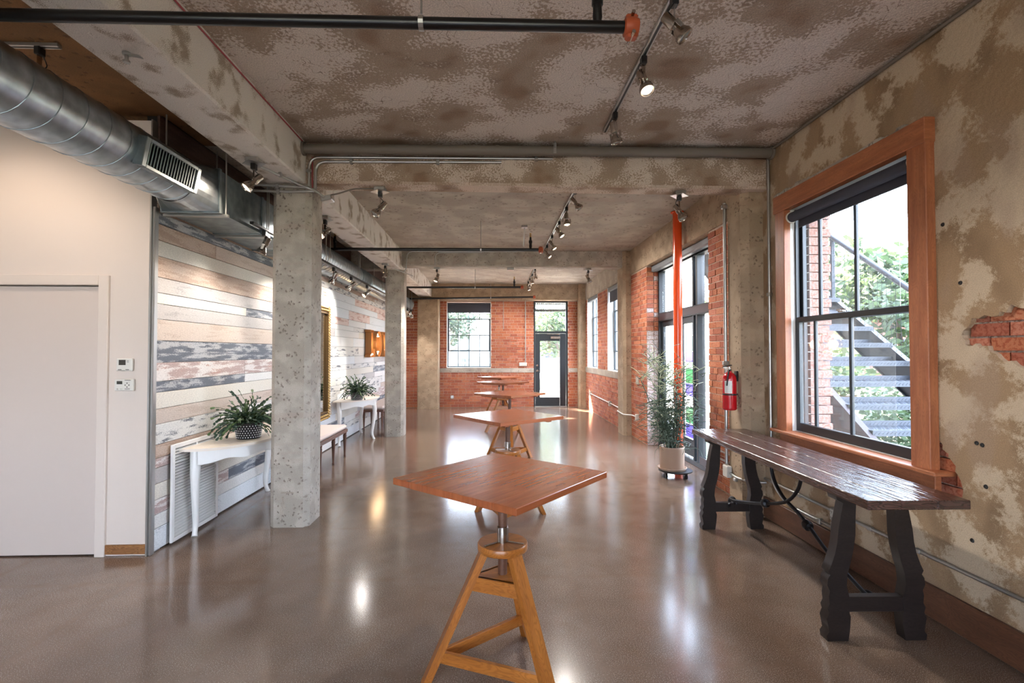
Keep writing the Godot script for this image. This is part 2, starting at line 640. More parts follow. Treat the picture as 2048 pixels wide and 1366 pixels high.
func boards(name, k, sd):
	var w := 1024
	var h := 128
	var a := nz(w, h, 0.045, sd, 4, FastNoiseLite.TYPE_SIMPLEX_SMOOTH, 8, 1)
	var b := nz(w, h, 0.02, sd + 1, 4, FastNoiseLite.TYPE_SIMPLEX_SMOOTH, 4, 1)
	var e := nz(w, h, 0.3, sd + 2, 2, FastNoiseLite.TYPE_SIMPLEX_SMOOTH, 4, 1)
	var g = C(k[0])
	var p = C(k[1])
	var st = C(k[3])
	var cut = 1.0 - k[2]
	var t := tex(w, h, func(i):
		var x = a[i] / 255.0 * 0.5 + b[i] / 255.0 * 0.36 + e[i] / 255.0 * 0.2 - 0.03
		var c = g.lerp(st, ss(0.5, 0.8, b[i] / 255.0) * 0.6)
		c = c.lerp(p, ss(cut - 0.09, cut + 0.09, x * 0.9 + 0.05))
		return c * (0.9 + 0.16 * e[i] / 255.0))
	var m = mat(name, Color.WHITE, 0.62)
	m.albedo_texture = t
	m.uv1_scale = Vector3(0.45, 3.3, 1)


# ------------------------------------------------------------------ the place
func _ready():
	var cam := Camera3D.new()
	cam.name = "camera"
	add_child(cam)
	cam.position = Vector3(0, 1.57, 0)
	cam.rotation = Vector3(atan(20.0 / 985.0), -atan(39.0 / 985.0), 0)
	cam.fov = rad_to_deg(2.0 * atan(683.0 / 985.0))
	cam.near = 0.05
	cam.far = 400.0
	cam.current = true

	var env := Environment.new()
	var sky := Sky.new()
	var sm := ProceduralSkyMaterial.new()
	sm.sky_top_color = C("c6daf6")
	sm.sky_horizon_color = C("e4eefb")
	sm.ground_horizon_color = C("d8d8d2")
	sm.ground_bottom_color = C("8f8f85")
	sm.sky_energy_multiplier = 1.0
	sky.sky_material = sm
	env.background_mode = Environment.BG_SKY
	env.sky = sky
	env.background_energy_multiplier = 22.0
	env.tonemap_mode = Environment.TONE_MAPPER_LINEAR
	env.tonemap_exposure = 1.35
	env.sdfgi_enabled = true
	env.ssao_enabled = true
	env.ssil_enabled = true
	var we := WorldEnvironment.new()
	we.name = "world"
	we.environment = env
	add_child(we)

	var sun := DirectionalLight3D.new()
	sun.name = "sun"
	add_child(sun)
	sun.look_at_from_position(Vector3.ZERO, Vector3(1.0, -1.2, 1.15))
	sun.light_color = C("fff1dc")
	sun.light_energy = 26.0
	sun.light_angular_distance = 0.6
	sun.shadow_enabled = true

	rng.seed = 7
	make_materials()
	build_shell()
	build_left_wall()
	build_right_wall()
	build_back_wall()
	build_outdoors()
	build_ducts()
	build_pipes()
	build_lights()
	build_tables()
	build_long_table()
	build_left_furniture()
	build_small_things()
	build_plant()


func slab(called, lo, hi, m, label, cat, parent = null):
	var b := MB.new()
	b.box((lo + hi) * 0.5, hi - lo)
	if parent != null:
		return part(parent, called, b, m)
	return solo(called, label, cat, b, m, "", "structure")

# a box column with chamfered upright edges
func chamfered(x0, x1, z0, z1, y0, y1, c) -> MB:
	var b := MB.new()
	var poly = PackedVector2Array([V2(x0 + c, z0), V2(x1 - c, z0), V2(x1, z0 + c), V2(x1, z1 - c), V2(x1 - c, z1), V2(x0 + c, z1), V2(x0, z1 - c), V2(x0, z0 + c)])
	b.prism(poly, y1 - y0, V(0, (y0 + y1) * 0.5, 0), Basis(V(1, 0, 0), V(0, 0, 1), V(0, -1, 0)))
	return b

# a beam along x (axis 0) or z (axis 2) with chamfered lower edges
func beam(a0, a1, b0, b1, y0, y1, c, axis) -> MB:
	var b := MB.new()
	var poly = PackedVector2Array([V2(b0, y1), V2(b0, y0 + c), V2(b0 + c, y0), V2(b1 - c, y0), V2(b1, y0 + c), V2(b1, y1)])
	if axis == 0:
		b.prism(poly, a1 - a0, V((a0 + a1) * 0.5, 0, 0), Basis(V(0, 0, 1), V(0, 1, 0), V(-1, 0, 0)))
	else:
		b.prism(poly, a1 - a0, V(0, 0, (a0 + a1) * 0.5), Basis(V(1, 0, 0), V(0, 1, 0), V(0, 0, 1)))
	return b

func build_shell():
	slab("floor", V(-6.2, -0.2, -14.2), V(2.9, 0, 5.3), M.floor_polished, "polished concrete floor with exposed aggregate running the length of the hall", "floor")
	slab("ceiling", V(-1.75, YC, -4.6), V(2.9, YC + 0.14, 5.3), M.ceiling_flaking, "mottled brown concrete ceiling with flaking pale paint in the nearest bay", "ceiling")
	slab("ceiling", V(-1.75, YC, -9.3), V(2.9, YC + 0.14, -4.6), M.concrete_ceiling, "grey board-marked concrete ceiling over the middle bay", "ceiling")
	slab("ceiling", V(-1.75, YC, -14.2), V(2.9, YC + 0.14, -9.3), M.concrete_ceiling, "pale grey concrete ceiling over the far bay by the door", "ceiling")
	slab("ceiling", V(-6.2, YC, -4.6), V(-1.75, YC + 0.14, 5.3), M.concrete_ochre, "ochre-brown concrete ceiling above the spiral duct and white wall", "ceiling")
	slab("ceiling", V(-2.9, YC, -14.2), V(-1.75, YC + 0.14, -4.6), M.concrete, "dim concrete ceiling above the plank wall and its ductwork", "ceiling")
	slab("roof", V(-6.2, YC + 0.14, -14.2), V(2.9, 8.0, 5.3), M.far_brick, "brick storey above the hall, unseen from inside", "roof")
	# beams
	solo("beam", "long limewashed concrete beam running from the near left to the far wall", "beam", beam(-13.9, 5.0, -2.05, -1.69, 3.09, YC, 0.012, 2), M.beam_paint, "", "structure")
	solo("beam", "cross beam nearest the camera, flaking paint with a rusty streak, below the fat grey pipe", "beam", beam(-1.69, XR, -4.73, -4.5, 3.10, YC, 0.02, 0), M.beam_flaking, "", "structure")
	solo("beam", "second cross beam, plain grey concrete, between middle and far bays", "beam", beam(-1.69, XR, -9.46, -9.2, 3.16, YC, 0.02, 0), M.concrete, "", "structure")
	solo("beam", "concrete beam across the top of the far brick wall", "beam", beam(-2.62, XR, ZB, -13.72, 3.01, YC, 0.01, 0), M.concrete_tan, "", "structure")
	solo("beam", "short concrete beam over the plank wall beside the second column", "beam", beam(-2.62, -2.05, -9.5, -9.2, 3.1, YC, 0.02, 0), M.concrete, "", "structure")
	# columns
	var col = solo("column", "near concrete column, chamfered and pitted, in front of the white console table", "column", chamfered(-1.995, -1.648, -4.85, -4.5, 0, 3.09, 0.045), M.concrete, "", "structure")
	var scar := MB.new()
	scar.box(V(-1.83, 0.31, -4.4985), V(0.11, 0.014, 0.004))
	for k in 3:
		scar.box(V(-1.885 + 0.012 * k, 0.12 + 0.05 * k, -4.4985), V(0.014, 0.11, 0.004), Basis(Vector3.BACK, 0.1 * k))
	part(col, "plaster_scar", scar, M.concrete_pale, true, "pale plaster scars near the foot")
	solo("column", "second concrete column, smoother, beside the lit marquee letters", "column", chamfered(-1.995, -1.648, -9.54, -9.19, 0, 3.09, 0.045), M.concrete, "", "structure")
	solo("pillar", "broad concrete pier against the far brick wall left of the window", "column", chamfered(-2.06, -1.475, ZB, -13.56, 0, 3.01, 0.03), M.concrete_tan, "", "structure")
	solo("pillar", "pitted chamfered concrete pier behind the fire extinguisher", "column", chamfered(2.395, 2.75, -4.97, -4.6, 0, YC, 0.06), M.concrete_tan, "", "structure")
	solo("pillar", "concrete pier on the window wall at the second cross beam", "column", chamfered(2.45, 2.75, -9.6, -9.12, 0, YC, 0.05), M.concrete_tan, "", "structure")
	solo("pillar", "narrow concrete pier in the far right corner beside the glass door", "column", chamfered(2.40, 2.75, ZB, -13.6, 0, YC, 0.04), M.concrete_tan, "", "structure")
	# the parts of the hall behind the camera
	slab("wall_left", V(-6.2, 0, ZP - 0.12), V(-6.0, YC, 5.3), M.wall_white, "white wall far to the left, outside the frame", "wall")
	for q in [[-6.0, -4.7, "left of the windows"], [-2.2, -1.5, "between the windows"], [1.0, 2.9, "right of the windows"]]:
		slab("wall_rear", V(q[0], 0, 5.0), V(q[1], YC, 5.3), M.wall_white, "white wall behind the camera, " + q[2], "wall")
	slab("wall_rear", V(-4.7, 2.8, 5.0), V(1.0, YC, 5.3), M.wall_white, "white wall behind the camera above the windows", "wall")
	var rear = slab("wall_rear", V(-4.7, 0, 5.0), V(1.0, 0.7, 5.3), M.wall_white, "low white wall behind the camera under the windows", "wall")
	var g := MB.new()
	g.box(V(-3.45, 1.75, 5.15), V(2.5, 2.1, 0.008))
	part(rear, "pane", g, M.glass_pane)
	g = MB.new()
	g.box(V(-0.25, 1.75, 5.15), V(2.5, 2.1, 0.008))
	part(rear, "pane", g, M.glass_pane)


func build_left_wall():
	# white partition with the flush door
	var w = thing("wall_partition", "white partition wall with a flush door beside the plank wall", "wall", V(-3, 0, ZP), "", "structure")
	var b := MB.new()
	b.box(V(-2.825, 1.69, ZP - 0.06), V(0.35, 3.375, 0.12))
	b.box(V(-4.95, 1.69, ZP - 0.06), V(2.1, 3.375, 0.12))
	b.box(V(-3.45, 2.73, ZP - 0.06), V(0.9, 1.295, 0.12))
	part(w, "panel", b, M.wall_white, true)
	b = MB.new()
	b.box(V(-2.648, 1.69, ZP - 0.05), V(0.012, 3.375, 0.15))
	b.box(V(-2.632, 1.35, ZP - 0.01), V(0.02, 2.7, 0.045), Basis.IDENTITY, 1, 0.004)
	part(w, "corner_trim", b, M.emt, true, "grey metal corner trim")
	b = MB.new()
	b.box(V(-2.81, 0.052, ZP + 0.007), V(0.31, 0.072, 0.014), Basis.IDENTITY, 0, 0.002)
	tag(solo("baseboard_partition", "short stained wooden baseboard under the two thermostats", "baseboard", b, M.wood_oak), "short stained wooden baseboard under the two thermostats", "baseboard", "", "structure")
	var d = thing("door_1", "flush cream door with three steel hinges in the white partition", "door", V(-3.5, 0, ZP), "", "structure")
	b = MB.new()
	for s in [[-3.022, 0.1]]:
		b.box(V(-2.998, 1.08, ZP + 0.008), V(0.075, 2.16, 0.03), Basis.IDENTITY, 1, 0.004)
	b.box(V(-3.47, 2.122, ZP + 0.008), V(0.87, 0.08, 0.03), Basis.IDENTITY, 0, 0.004)
	b.box(V(-3.94, 1.08, ZP + 0.008), V(0.075, 2.16, 0.03), Basis.IDENTITY, 1, 0.004)
	part(d, "door_frame", b, M.wall_white, true)
	b = MB.new()
	b.box(V(-3.47, 1.042, ZP - 0.035), V(0.86, 2.065, 0.045), Basis.IDENTITY, 1, 0.003)
	part(d, "leaf", b, M.door_white, true)
	for y in [0.23, 1.02, 1.85]:
		b = MB.new()
		b.tube([V(-3.036, y - 0.05, ZP - 0.004), V(-3.036, y + 0.05, ZP - 0.004)], 0.008, 8)
		b.box(V(-3.046, y, ZP - 0.01), V(0.02, 0.1, 0.006))
		part(d, "hinge", b, M.nickel, true)
	b = MB.new()
	b.box(V(-3.45, 1.06, ZP - 0.1), V(0.96, 2.2, 0.06))
	part(d, "door_stop", b, M.black_paint, true)
	slab("wall_closet", V(-6.2, 0, ZP - 0.5), V(-2.72, YC, ZP - 0.4), M.black_paint, "dark wall of the closet behind the white partition", "wall")
	# two thermostats
	for k in 2:
		var t = thing("thermostat", ["upper white thermostat with a square display on the white partition", "lower cream thermostat with four small keys on the white partition"][k], "thermostat", V(-2.83, [1.468, 1.313][k], ZP))
		var W = [0.118, 0.142][k]
		var H = [0.098, 0.092][k]
		b = MB.new()
		b.box(V(0, 0, 0.014), V(W, H, 0.028), Basis.IDENTITY, 0, 0.006)
		part(t, "housing", b, [M.white_plastic, M.white_plastic][k])
		b = MB.new()
		b.box(V([-0.012, -0.03][k], [0.018, 0.018][k], 0.029), V([0.05, 0.04][k], [0.04, 0.024][k], 0.003))
		part(t, "display", b, M.lcd)
		var keys = [[-0.03, -0.037, 0.026, 0.005], [0.026, -0.037, 0.026, 0.005], [-0.003, -0.044, 0.024, 0.003], [0.03, 0.03, 0.014, 0.003], [0.03, 0.02, 0.014, 0.003]]
		if k == 1: keys = [[0.026, 0.014, 0.009, 0.007], [0.026, -0.016, 0.009, 0.007], [0.012, -0.001, 0.009, 0.007], [0.04, -0.001, 0.009, 0.007], [0.03, 0.037, 0.044, 0.004], [0.028, -0.03, 0.038, 0.004]]
		for q in keys:
			b = MB.new()
			b.box(V(q[0], q[1], 0.0285), V(q[2], q[3], 0.002))
			part(t, "key", b, M.ink)
		if k == 1:
			for x in [-0.046, -0.018]:
				b = MB.new()
				b.lathe(PackedVector2Array([V2(0.007, 0), V2(0.007, 0.006), V2(0, 0.006)]), 8, V(x, -0.03, 0.028), Basis(V(1, 0, 0), V(0, 0, 1), V(0, -1, 0)))
				part(t, "button", b, M.cover_plate)

	# reclaimed plank wall
	w = thing("wall_left", "wall of reclaimed whitewashed boards running down the left of the hall", "wall", V(XL, 0, -8.9), "", "structure")
	b = MB.new()
	b.box(V(XL - 0.09, 1.73, -8.98), V(0.12, 3.46, 9.9))
	part(w, "backing", b, M.black_paint, true)
	var ys = [3.44, 3.24, 3.05, 2.86, 2.74, 2.67, 2.58, 2.45, 2.324, 2.157, 2.034, 1.947, 1.825, 1.656, 1.482, 1.334, 1.247, 1.117, 0.997, 0.837, 0.73, 0.655, 0.532, 0.407, 0.291, 0.182, 0.012]
	# what the first boards of each row are: kind, how far they reach, the kind after the joint
	var first = [["board_brown", 6, "board_brown"], ["board_brown", 5, "board_brown"], ["board_brown", 7, "board_brown"], ["board_tan", 4.55, "board_tan"], ["board_tan", 6, "board_tan"], ["board_blue", 6.9, "board_chipped"],
		["board_tan", 4.78, "board_beige"], ["board_cream", 6.4, "board_cream"], ["board_tan", 6.6, "board_rose"], ["board_grey", 7.0, "board_rose"], ["board_cream", 5.37, "board_blue"], ["board_grey", 6.3, "board_grey"],
		["board_beige", 7.2, "board_white"], ["board_blue", 6.1, "board_ice"], ["board_pink", 5.35, "board_pink"], ["board_blue", 5.35, "board_white"], ["board_cream", 6.8, "board_white"], ["board_beige", 6.5, "board_grey"],
		["board_chipped", 7.0, "board_chipped"], ["board_tan", 4.9, "board_tan"], ["board_pink", 4.8, "board_pink"], ["board_grey", 6.2, "board_beige"], ["board_cream", 6.3, "board_cream"], ["board_pink", 5.05, "board_blue"], ["board_white", 6.9, "board_grey"], ["board_ice", 7.4, "board_white"]]
	var later = ["board_white", "board_ice", "board_white", "board_grey", "board_cream", "board_pink", "board_ice", "board_white", "board_beige", "board_chipped", "board_white", "board_blue"]
	for r in ys.size() - 1:
		var z = 3.965
		var k = 0
		while z < 13.88:
			var kind = first[r][0] if k == 0 else (first[r][2] if k == 1 else later[rng.randi() % later.size()])
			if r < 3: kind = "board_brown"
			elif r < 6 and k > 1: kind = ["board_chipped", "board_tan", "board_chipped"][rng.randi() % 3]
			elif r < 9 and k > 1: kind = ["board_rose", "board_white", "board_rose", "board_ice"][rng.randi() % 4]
			var z2 = first[r][1] if k == 0 else z + rng.randf_range(0.7, 2.2)
			if z2 > 13.5: z2 = 13.88
			b = MB.new()
			b.uo = V2(rng.randf() * 9.0, rng.randf() * 3.0)
			var t = rng.randf_range(0.016, 0.021)
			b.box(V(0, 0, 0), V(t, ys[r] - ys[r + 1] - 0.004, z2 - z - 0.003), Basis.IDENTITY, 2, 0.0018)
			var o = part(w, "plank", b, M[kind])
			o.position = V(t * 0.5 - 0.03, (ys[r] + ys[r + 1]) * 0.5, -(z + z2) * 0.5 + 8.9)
			z = z2
			k += 1
	# return air grille
	var g = thing("air_grille", "white louvred return air grille low in the plank wall behind the console", "grille", V(XL + 0.01, 0.02, -4.45))
	b = MB.new()
	for s in [-1, 1]:
		b.box(V(0.012, 0.395, s * 0.318), V(0.02, 0.79, 0.035), Basis.IDENTITY, 1, 0.003)
		b.box(V(0.012, 0.395 + s * 0.378, 0), V(0.02, 0.035, 0.6), Basis.IDENTITY, 2, 0.003)
	part(g, "frame", b, M.white_paint)
	b = MB.new()
	b.box(V(-0.005, 0.395, 0), V(0.004, 0.74, 0.62))
	part(g, "backing", b, M.black_paint)
	b = MB.new()
	b.box(V(0, 0, 0), V(0.022, 0.004, 0.602), Basis(Vector3.BACK, -0.55))
	var lv = b.done()
	for k in 29:
		part(g, "louvre", lv, M.white_paint).position = V(0.01, 0.047 + k * 0.0247, 0)
	b = MB.new()
	b.box(V(0.016, 0.395, 0), V(0.006, 0.73, 0.01))
	part(g, "mullion", b, M.white_paint)


# rows of bricks on a plane: x runs along `along`, face towards `out`; `skip` are openings [x0, x1, y0, y1]
func brickwork(parent, o, along, out, length, y0, y1, skip, singles, sd, washed = []):
	var r := RandomNumberGenerator.new()
	r.seed = sd
	var B = Basis(along, Vector3.UP, out)
	var ph = 0.0765
	var unit := BoxMesh.new()
	unit.size = Vector3.ONE
	var cells = []
	var row = 0
	var y = y0
	while y < y1 - 0.03:
		var hh = minf(0.066, y1 - y - 0.004)
		var header = row % 6 == 5
		var bl = 0.105 if header else 0.208
		var x = -(bl * (0.5 if row % 2 == 1 else 0.0)) - (0.05 if header else 0.0)
		while x < length:
			var segs = [[maxf(x, 0.0), minf(x + bl - 0.01, length)]]
			for s in skip:
				if y + hh * 0.5 > s[2] and y + hh * 0.5 < s[3]:
					var nx = []
					for q in segs:
						if q[1] <= s[0] or q[0] >= s[1]: nx.append(q)
						else:
							if q[0] < s[0]: nx.append([q[0], s[0]])
							if q[1] > s[1]: nx.append([s[1], q[1]])
					segs = nx
			for q in segs:
				if q[1] - q[0] > 0.02:
					cells.append([(q[0] + q[1]) * 0.5, y + hh * 0.5, q[1] - q[0], hh])
			x += bl
		y += ph
		row += 1
	# the bricks nearest the camera are parts of their own, the others one mesh
	var eye = Vector3(0, 1.57, 0)
	cells.sort_custom(func(p, q): return (o + along * p[0] + Vector3.UP * p[1]).distance_squared_to(eye) < (o + along * q[0] + Vector3.UP * q[1]).distance_squared_to(eye))
	var cols = [C("bd7350"), C("c88260"), C("b1684c"), C("c27d64"), C("a8614a")]
	var mass := MB.new()
	var k = 0
	for c in cells:
		var tone = r.randi() % 5
		var dz = r.randf_range(-0.003, 0.004)
		var p = o + along * c[0] + Vector3.UP * c[1] + out * (dz - 0.024)
		var tilt = B.rotated(out, r.randf_range(-0.006, 0.006))
		if k < singles:
			var m = M["brick_%d" % tone]
			if washed.size() and c[0] > washed[0] and c[0] < washed[1] and c[1] < washed[2]: m = M.brick_washed
			var b = part(parent, "brick", unit, m)
			b.transform = Transform3D(tilt * Basis.from_scale(V(c[2], c[3], 0.04)), p - parent.position)
		else:
			mass.tint = cols[tone].srgb_to_linear()
			mass.box(p, V(c[2], c[3], 0.04), tilt)
		k += 1
	if mass.v.size():
		part(parent, "bricks", mass, M.brick_mass, true).set_meta("kind", "stuff")


func ragged(pts, amp, n, sd):
	var r := RandomNumberGenerator.new()
	r.seed = sd
	var out := PackedVector2Array()
	for i in pts.size():
		var a = pts[i]
		var b = pts[(i + 1) % pts.size()]
		var d = (b - a)
		var nn = V2(-d.y, d.x).normalized()
		for k in n:
			var t = float(k) / n
			out.append(a + d * t + nn * amp * r.randf_range(-1, 1) * (1.0 if k > 0 else 0.5))
	return out

# polygon in (z, y) on the window wall
func zy(called, poly, x0, x1, parent, m, label = ""):
	var b := MB.new()
	b.prism(poly, x1 - x0, V((x0 + x1) * 0.5, 0, 0), Basis(V(0, 0, 1), V(0, 1, 0), V(-1, 0, 0)))
	return part(parent, called, b, m, true, label)


func build_right_wall():
	# ---------- near bay: plaster over brick
	var w = thing("wall_right", "near window wall of patched tan and cream plaster with bare brick showing", "wall", V(XR, 0, -2), "", "structure")
	var b := MB.new()
	for q in [[-4.6, -4.2, 0, YC], [-4.2, -2.86, 0, 0.87], [-4.2, -2.86, 2.82, YC], [-2.86, 5.3, 0, YC]]:
		b.box(V(XR + 0.175, (q[2] + q[3]) * 0.5, (q[0] + q[1]) * 0.5), V(0.25, q[3] - q[2], q[1] - q[0]))
	part(w, "masonry", b, M.mortar, true)
	# the coat of plaster with two holes down to the brick
	var cs := CSGCombiner3D.new()
	cs.name = "plaster"
	w.add_child(cs)
	cs.position = V(0, 0, 2)
	for q in [[-4.6, -4.24, 0.0, YC], [-4.24, -2.84, 0.0, 0.84], [-4.24, -2.84, 2.86, YC], [-2.84, 5.3, 0.0, YC]]:
		var bx := CSGBox3D.new()
		bx.name = "coat"
		bx.size = V(0.05, q[3] - q[2], q[1] - q[0])
		bx.position = V(0.025, (q[2] + q[3]) * 0.5, (q[0] + q[1]) * 0.5)
		cs.add_child(bx, true)
	var hole1 = ragged([V2(-2.62, 1.66), V2(-2.56, 1.745), V2(-2.42, 1.752), V2(-2.36, 1.80), V2(-2.2, 1.74), V2(-2.05, 1.70), V2(-1.95, 1.5), V2(-2.2, 1.42), V2(-2.34, 1.50), V2(-2.44, 1.555), V2(-2.5, 1.60), V2(-2.58, 1.60)], 0.014, 4, 3)
	var hole2 = ragged([V2(-2.85, 1.06), V2(-2.765, 1.05), V2(-2.735, 1.0), V2(-2.70, 0.965), V2(-2.655, 0.88), V2(-2.63, 0.79), V2(-2.66, 0.72), V2(-2.85, 0.70)], 0.012, 4, 5)
	for h in [hole1, hole2]:
		var cp := CSGPolygon3D.new()
		cp.name = "hole"
		cp.polygon = h
		cp.depth = 0.3
		cp.operation = CSGShape3D.OPERATION_SUBTRACTION
		cp.transform = Transform3D(Basis(V(0, 0, 1), V(0, 1, 0), V(-1, 0, 0)), V(-0.1, 0, 0))
		cs.add_child(cp, true)
	cs.material_override = M.plaster_patched
	# bare bricks inside the holes
	var r := RandomNumberGenerator.new()
	r.seed = 8
	var unit := BoxMesh.new()
	unit.size = Vector3.ONE
	for row in 16:
		var y = 0.69 + row * 0.0765
		var z = -2.9 + (0.1 if row % 2 else 0.0)
		while z < -1.9:
			if (y < 1.08 and z < -2.55) or (y > 1.38 and z > -2.75):
				part(w, "brick", unit, M["brick_%d" % (r.randi() % 5)]).transform = Transform3D(Basis.from_scale(V(0.05, 0.066, 0.198)), V(0.052 + r.randf_range(-0.004, 0.004), y, z + 0.1 + 2))
			z += 0.208
	# broken concrete lip above the casing
	b = MB.new()
	for k in 23:
		var z = -4.34 + k * 0.061
		b.box(V(XR - 0.014, 2.962 - 0.0007 * k + r.randf_range(-0.006, 0.012), z + 0.03), V(0.05 + r.randf_range(0, 0.015), 0.045 + r.randf_range(0, 0.02), 0.075), Basis(V(1, 0, 0), r.randf_range(-0.12, 0.12)), 2, 0.012)
	part(w, "broken_lip", b, M.concrete, true, "rough grey broken concrete edge over the window head")
	b = MB.new()
	for k in 44:
		b.box(V(XR - 0.002, 0.9 + k * 0.045, -4.335 + r.randf_range(-0.006, 0.004)), V(0.02, 0.05, 0.03), Basis(V(1, 0, 0), r.randf_range(-0.3, 0.3)), 1, 0.004)
	part(w, "plaster_edge", b, M.concrete_tan, true)
	# anchor holes
	for h in [[1.08, -2.545], [1.075, -2.515], [0.86, -2.50], [0.55, -2.58], [1.95, -2.62], [2.3, -2.72]]:
		b = MB.new()
		b.lathe(PackedVector2Array([V2(0.012, 0.0), V2(0.010, 0.004), V2(0, 0.001)]), 10, V(XR - 0.001, h[0], h[1]), Basis(V(0, 1, 0), V(-1, 0, 0), V(0, 0, 1)))
		part(w, "anchor_hole", b, M.rubber, true)
	b = MB.new()
	b.box(V(XR - 0.012, 0.105, 0.35), V(0.024, 0.19, 9.9), Basis.IDENTITY, 2, 0.004)
	solo("baseboard_right", "wide oiled pine baseboard along the plaster wall under the long table", "baseboard", b, M.wood_walnut, "", "structure")

	# ---------- near window
	var n = thing("window_1", "large double-hung window with orange-brown timber casing and six panes, stair outside", "window", V(XR, 0.87, -3.55), "", "structure")
	b = MB.new()
	b.box(V(XR - 0.025, 1.84, -4.24), V(0.06, 1.93, 0.135), Basis.IDENTITY, 1, 0.004)
	part(n, "side_casing", b, M.wood_casing, true)
	b = MB.new()
	b.box(V(XR - 0.025, 1.84, -2.835), V(0.06, 1.93, 0.135), Basis.IDENTITY, 1, 0.004)
	part(n, "side_casing", b, M.wood_casing, true)
	b = MB.new()
	b.box(V(XR - 0.03, 2.875, -3.54), V(0.07, 0.15, 1.56), Basis.IDENTITY, 2, 0.004)
	part(n, "head_casing", b, M.wood_casing, true)
	b = MB.new()
	b.box(V(XR - 0.02, 0.872, -3.53), V(0.15, 0.026, 1.66), Basis.IDENTITY, 2, 0.005)
	part(n, "stool", b, M.wood_casing, true)
	b = MB.new()
	b.box(V(XR - 0.015, 0.79, -3.53), V(0.04, 0.135, 1.54), Basis.IDENTITY, 2, 0.004)
	part(n, "apron", b, M.wood_casing, true)
	b = MB.new()
	for z in [-4.19, -2.88]:
		b.box(V(XR + 0.1, 1.84, z), V(0.2, 1.96, 0.03))
	b.box(V(XR + 0.1, 2.815, -3.53), V(0.2, 0.03, 1.34))
	b.box(V(XR + 0.14, 0.878, -3.53), V(0.22, 0.02, 1.34))
	part(n, "jamb", b, M.white_paint, true)
	b = MB.new()
	for z in [-4.165, -2.905]:
		b.box(V(XR + 0.055, 1.84, z), V(0.03, 1.94, 0.02))
		b.box(V(XR + 0.12, 1.84, z), V(0.03, 1.94, 0.02))
	part(n, "sash_stop", b, M.black_frame, true)
	for k in 2:
		var x = XR + [0.055, 0.095][k]
		var y0 = [0.89, 1.82][k]
		var y1 = [1.865, 2.80][k]
		b = MB.new()
		for z in [-4.15, -2.92]: b.box(V(x, (y0 + y1) * 0.5, z), V(0.035, y1 - y0, 0.05), Basis.IDENTITY, 1, 0.004)
		b.box(V(x, y0 + [0.035, 0.022][k], -3.535), V(0.035, [0.07, 0.044][k], 1.2), Basis.IDENTITY, 2, 0.004)
		b.box(V(x, y1 - [0.022, 0.03][k], -3.535), V(0.035, [0.044, 0.06][k], 1.2), Basis.IDENTITY, 2, 0.004)
		var s = part(n, "sash", b, M.black_frame, true)
		for j in 2:
			b = MB.new()
			b.box(V(x, (y0 + y1) * 0.5, -3.93 + j * 0.4 + 0.01 * k), V(0.028, y1 - y0 - 0.08, 0.026), Basis.IDENTITY, 1, 0.006)
			part(s, "muntin", b, M.black_frame, true)
		for j in 3:
			b = MB.new()
			b.box(V(x, (y0 + y1) * 0.5, -3.93 - 0.2 + j * 0.4), V(0.004, y1 - y0 - 0.06, 0.392))
			part(s, "pane", b, M.glass_pane, true)
	b = MB.new()
	b.box(V(XR + 0.05, 1.875, -3.62), V(0.03, 0.014, 0.05), Basis.IDENTITY, 2, 0.003)
	b.tube([V(XR + 0.04, 1.885, -3.66), V(XR + 0.03, 1.89, -3.6), V(XR + 0.04, 1.885, -3.56)], 0.005, 6)
	part(n, "sash_lock", b, M.nickel, true)
	var sh = thing("roller_blind", "dark roller blind rolled up under the near window's head with a bead chain", "blind", V(XR + 0.01, 2.7, -3.53))
	b = MB.new()
	b.tube([V(0.0, 0.035, -0.63), V(0.0, 0.035, 0.6)], 0.042, 16)
	b.box(V(0.045, -0.005, 0), V(0.004, 0.07, 1.2))
	b.box(V(0.045, -0.045, 0), V(0.014, 0.03, 1.2))
	part(sh, "roll", b, M.shade_cloth)
	for z in [-0.64, 0.61]:
		b = MB.new()
		b.lathe(PackedVector2Array([V2(0.0, 0), V2(0.05, 0), V2(0.05, 0.012), V2(0, 0.012)]), 18, V(0, 0.035, z), Basis(V(1, 0, 0), V(0, 0, 1), V(0, -1, 0)))
		part(sh, "bracket", b, M.white_plastic)
	b = MB.new()
	for k in 84:
		for dz in [0.0, 0.022]:
			b.box(V(0.0, -0.01 - k * 0.021, 0.592 + dz * 0.6), V(0.005, 0.014, 0.005))
	var ch = part(sh, "bead_chain", b, M.shade_cloth)
	ch.set_meta("kind", "stuff")
	b = MB.new()
	b.box(V(0.0, -1.76, 0.6), V(0.02, 0.09, 0.022), Basis.IDENTITY, 1, 0.004)
	part(sh, "chain_tensioner", b, M.black_paint)
	# brick reveal outside the sash, on its far side
	var rv = thing("wall_reveal", "narrow column of bricks outside the near window's far edge", "wall", V(2.8, 0.8, -4.17), "", "structure")
	for k in 27:
		part(rv, "brick", unit, M.brick_pale).transform = Transform3D(Basis.from_scale(V(0.17 + 0.02 * (k % 2), 0.068, 0.06)), V(0.02 + 0.01 * (k % 2), 0.04 + k * 0.0765, 0.005))

	# ---------- middle bay: brick piers each side of the tall glazed opening
	w = thing("wall_right", "brick piers and concrete lintel round the tall glazed opening", "wall", V(XR, 0, -7), "", "structure")
	b = MB.new()
	for q in [[-9.3, -8.19, 0, 3.01], [-5.81, -4.7, 0, 3.01]]:
		b.box(V(XR + 0.155, (q[2] + q[3]) * 0.5, (q[0] + q[1]) * 0.5), V(0.29, q[3] - q[2], q[1] - q[0]))
	part(w, "masonry", b, M.mortar, true)
	b = MB.new()
	b.box(V(XR + 0.14, 3.235, -7.0), V(0.3, 0.45, 4.62))
	part(w, "lintel", b, M.concrete_tan, true)
